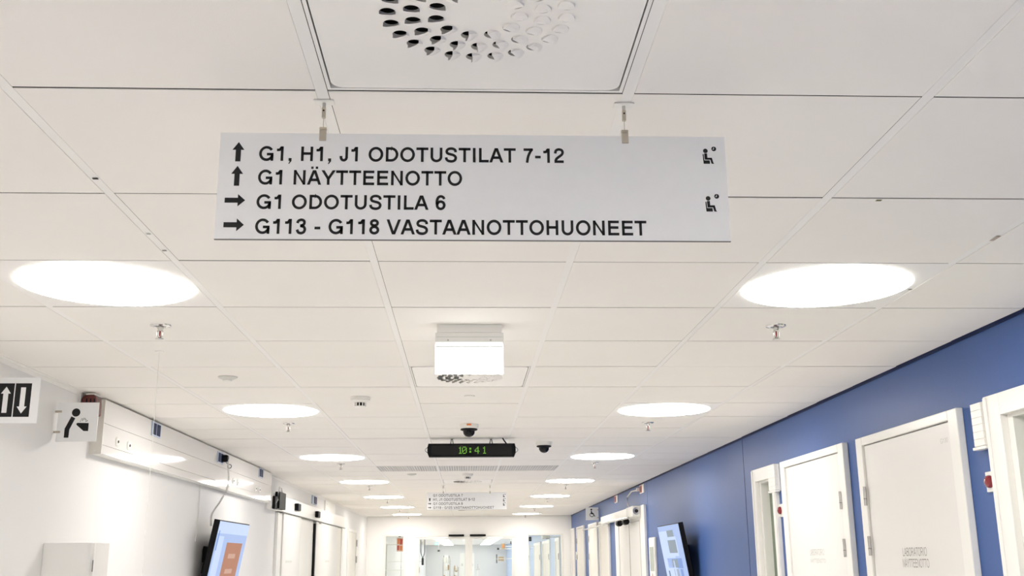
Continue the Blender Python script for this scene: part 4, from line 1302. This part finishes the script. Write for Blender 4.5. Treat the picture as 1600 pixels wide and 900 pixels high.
px_box('cork_panel', 'small brown panel seen through the glass door beside the frame', 'notice board', BROWN, 651, 655.5, 886, 895, 28.6, 0.04, (('notice', CREAM, 0.3, 0.7, 0.4, 0.8),), mount='left')
px_box('exit_sign', 'small green glowing exit sign beyond the glass doors', 'exit sign', EXITGREEN, 679.5, 684.5, 847.5, 851.5, 41.0, 0.03, (('white_mark', PLASW, 0.3, 0.7, 0.3, 0.7),))
px_box('black_speaker', 'black box at the top of the right sidelight', 'loudspeaker', BLACKP, 826.5, 830.5, 839, 845.5, 24.0, 0.08, (('grille', INKG, 0.15, 0.85, 0.2, 0.8),))
px_box('door_operator', 'white operator case beyond the right sidelight', 'door operator', PLASW, 847, 859, 836, 842, 25.2, 0.2, (('slot', INKG, 0.5, 0.95, 0.0, 0.15),), mount='right')
px_box('wall_clock_case', 'tan box high on the wall beyond the right glass door', 'wall box', BROWN, 784, 788.5, 849, 858, 36.0, 0.06, (('label', ORANGE, 0.2, 0.8, 0.3, 0.7),), mount='right')
px_box('sensor', 'small black sensor beyond the right glass door', 'sensor', BLACKP, 776.8, 780, 856, 859, 37.0, 0.05, (('eye', INKG, 0.3, 0.7, 0.3, 0.7),), mount='right')
px_box('coat_hook_panel', 'tan rack on the wall beyond the right glass door', 'rack', BROWN, 779, 787, 870, 876.5, 38.0, 0.06, (('peg', STEEL, 0.3, 0.5, 0.1, 0.5),), mount='right')
px_box('black_speaker', 'black bracket box beside the right frame of the glass doors', 'loudspeaker', BLACKP, 797.5, 799, 846, 850, 30.0, 0.06, (('grille', INKG, 0.15, 0.85, 0.2, 0.8),))
for k, (px0, px1, py0, py1, lab) in enumerate(((692, 703, 870, 900, 'shelf cart with jumbled supplies beyond the left glass door'), (709, 716, 886, 905, 'low tan cart beyond the left glass door'))):
    a, b = at_y(px0, py1, 44.0), at_y(px1, py0, 44.0)
    t = thing('supply_cart', lab, 'cart', (a[0], 44.0, 0), group='carts in the far corridor')
    W_ = b[0] - a[0]
    for u in (0, W_):
        MB().box(u - 0.015, u + 0.015, -0.015, 0.015, 0, b[1]).build('post', STEEL, t)
        MB().box(u - 0.015, u + 0.015, 0.385, 0.415, 0, b[1]).build('post', STEEL, t)
    for z in (0.3, 0.8, 1.2, 1.5):
        if z < b[1]:
            MB().box(0, W_, 0, 0.4, z, z + 0.02).build('shelf', PLASG, t)
            for q in range(3):
                MB().box(W_ * (0.08 + 0.3 * q), W_ * (0.3 + 0.3 * q), 0.05, 0.3, z + 0.02, z + random.uniform(0.12, 0.24)).build('carton', random.choice((BROWN, CREAM, PLASG)), t)
px_box('picture_frame', 'dark framed picture beyond the left glass door', 'picture', PLASW, 693, 702, 868, 880, 46.0, 0.04, (('frame_bar', INKG, 0, 0.12, 0, 1), ('frame_bar', INKG, 0.88, 1, 0, 1)), mount='floor')

# more of the far corridor's fittings
for k, px in enumerate((653.5, 661.0)):
    a = at_y(px, 848.5, 32.0)
    t = thing('globe_lamp', ['white globe lamp hanging beside the left door frame beyond the glass', 'white globe lamp above the black wall telephone beyond the glass'][k], 'lamp', (a[0], 32.0, a[1]), group='globe lamps beyond the glass')
    MB().lathe([(0.055 * math.cos(math.radians(q)), 0.055 * math.sin(math.radians(q))) for q in (-85, -60, -30, 0, 30, 60, 85)], 20).build('globe', PLASW, t, True)
    MB().tube([(0, 0, 0.05), (0, 0, Z2 - a[1])], 0.006, 6).build('stem', STEEL, t)
a, b, c_ = at_y(657.6, 862, 30.4), at_y(663.6, 862, 30.4), at_y(660.4, 872, 30.4)
t = thing('cable_pair', 'two dark cables meeting above the black wall telephone', 'cable', (c_[0], 30.4, c_[1]))
for q in (a, b):
    MB().tube([(0, 0, 0), ((q[0] - c_[0]) * 0.8, 0, (q[1] - c_[1]) * 0.6), (q[0] - c_[0], 0, q[1] - c_[1]), (q[0] - c_[0], 0, Z2 - c_[1])], 0.010, 6).build('cable', BLACKP, t, True)
px_box('soap_dispenser', 'small tan wall box beyond the left glass door, above the low cart', 'dispenser', BROWN, 709.5, 716, 888, 893, 47.0, 0.08, (('spout', INKG, 0.4, 0.6, -0.2, 0.1),), mount='floor')
px_box('ceiling_camera', 'dark camera hanging under the far ceiling beyond the left glass door', 'security camera', INKG, 683.5, 687.5, 859, 862, 42.5, 0.08, (('lens', BLACKP, 0.3, 0.7, 0.2, 0.8),))
px_box('white_column', 'white column standing beyond the left glass door', 'column', PLASW, 718.5, 725.5, 864, 905, 44.6, 0.3, (('notice', PLASG, 0.3, 0.7, 0.5, 0.6),), mount='floor')
px_box('wall_panel', 'white panel just right of the door mullion beyond the glass', 'panel', PLASW, 735, 741, 864, 905, 46.5, 0.1, (('notice', PLASG, 0.3, 0.7, 0.5, 0.6),), mount='floor')
px_box('wash_basin', 'grey wash basin stand beyond the right glass door', 'basin', PLASG, 743, 750, 888, 891, 49.0, 0.3, (('tap', STEEL, 0.45, 0.6, 1.0, 3.5),), mount='floor')
px_box('dark_rail', 'dark upright rail beyond the right glass door', 'rail', INKG, 775, 777.2, 866, 880, 37.5, 0.03, (('band', STEEL, 0, 1, 0.4, 0.5),), mount='right')
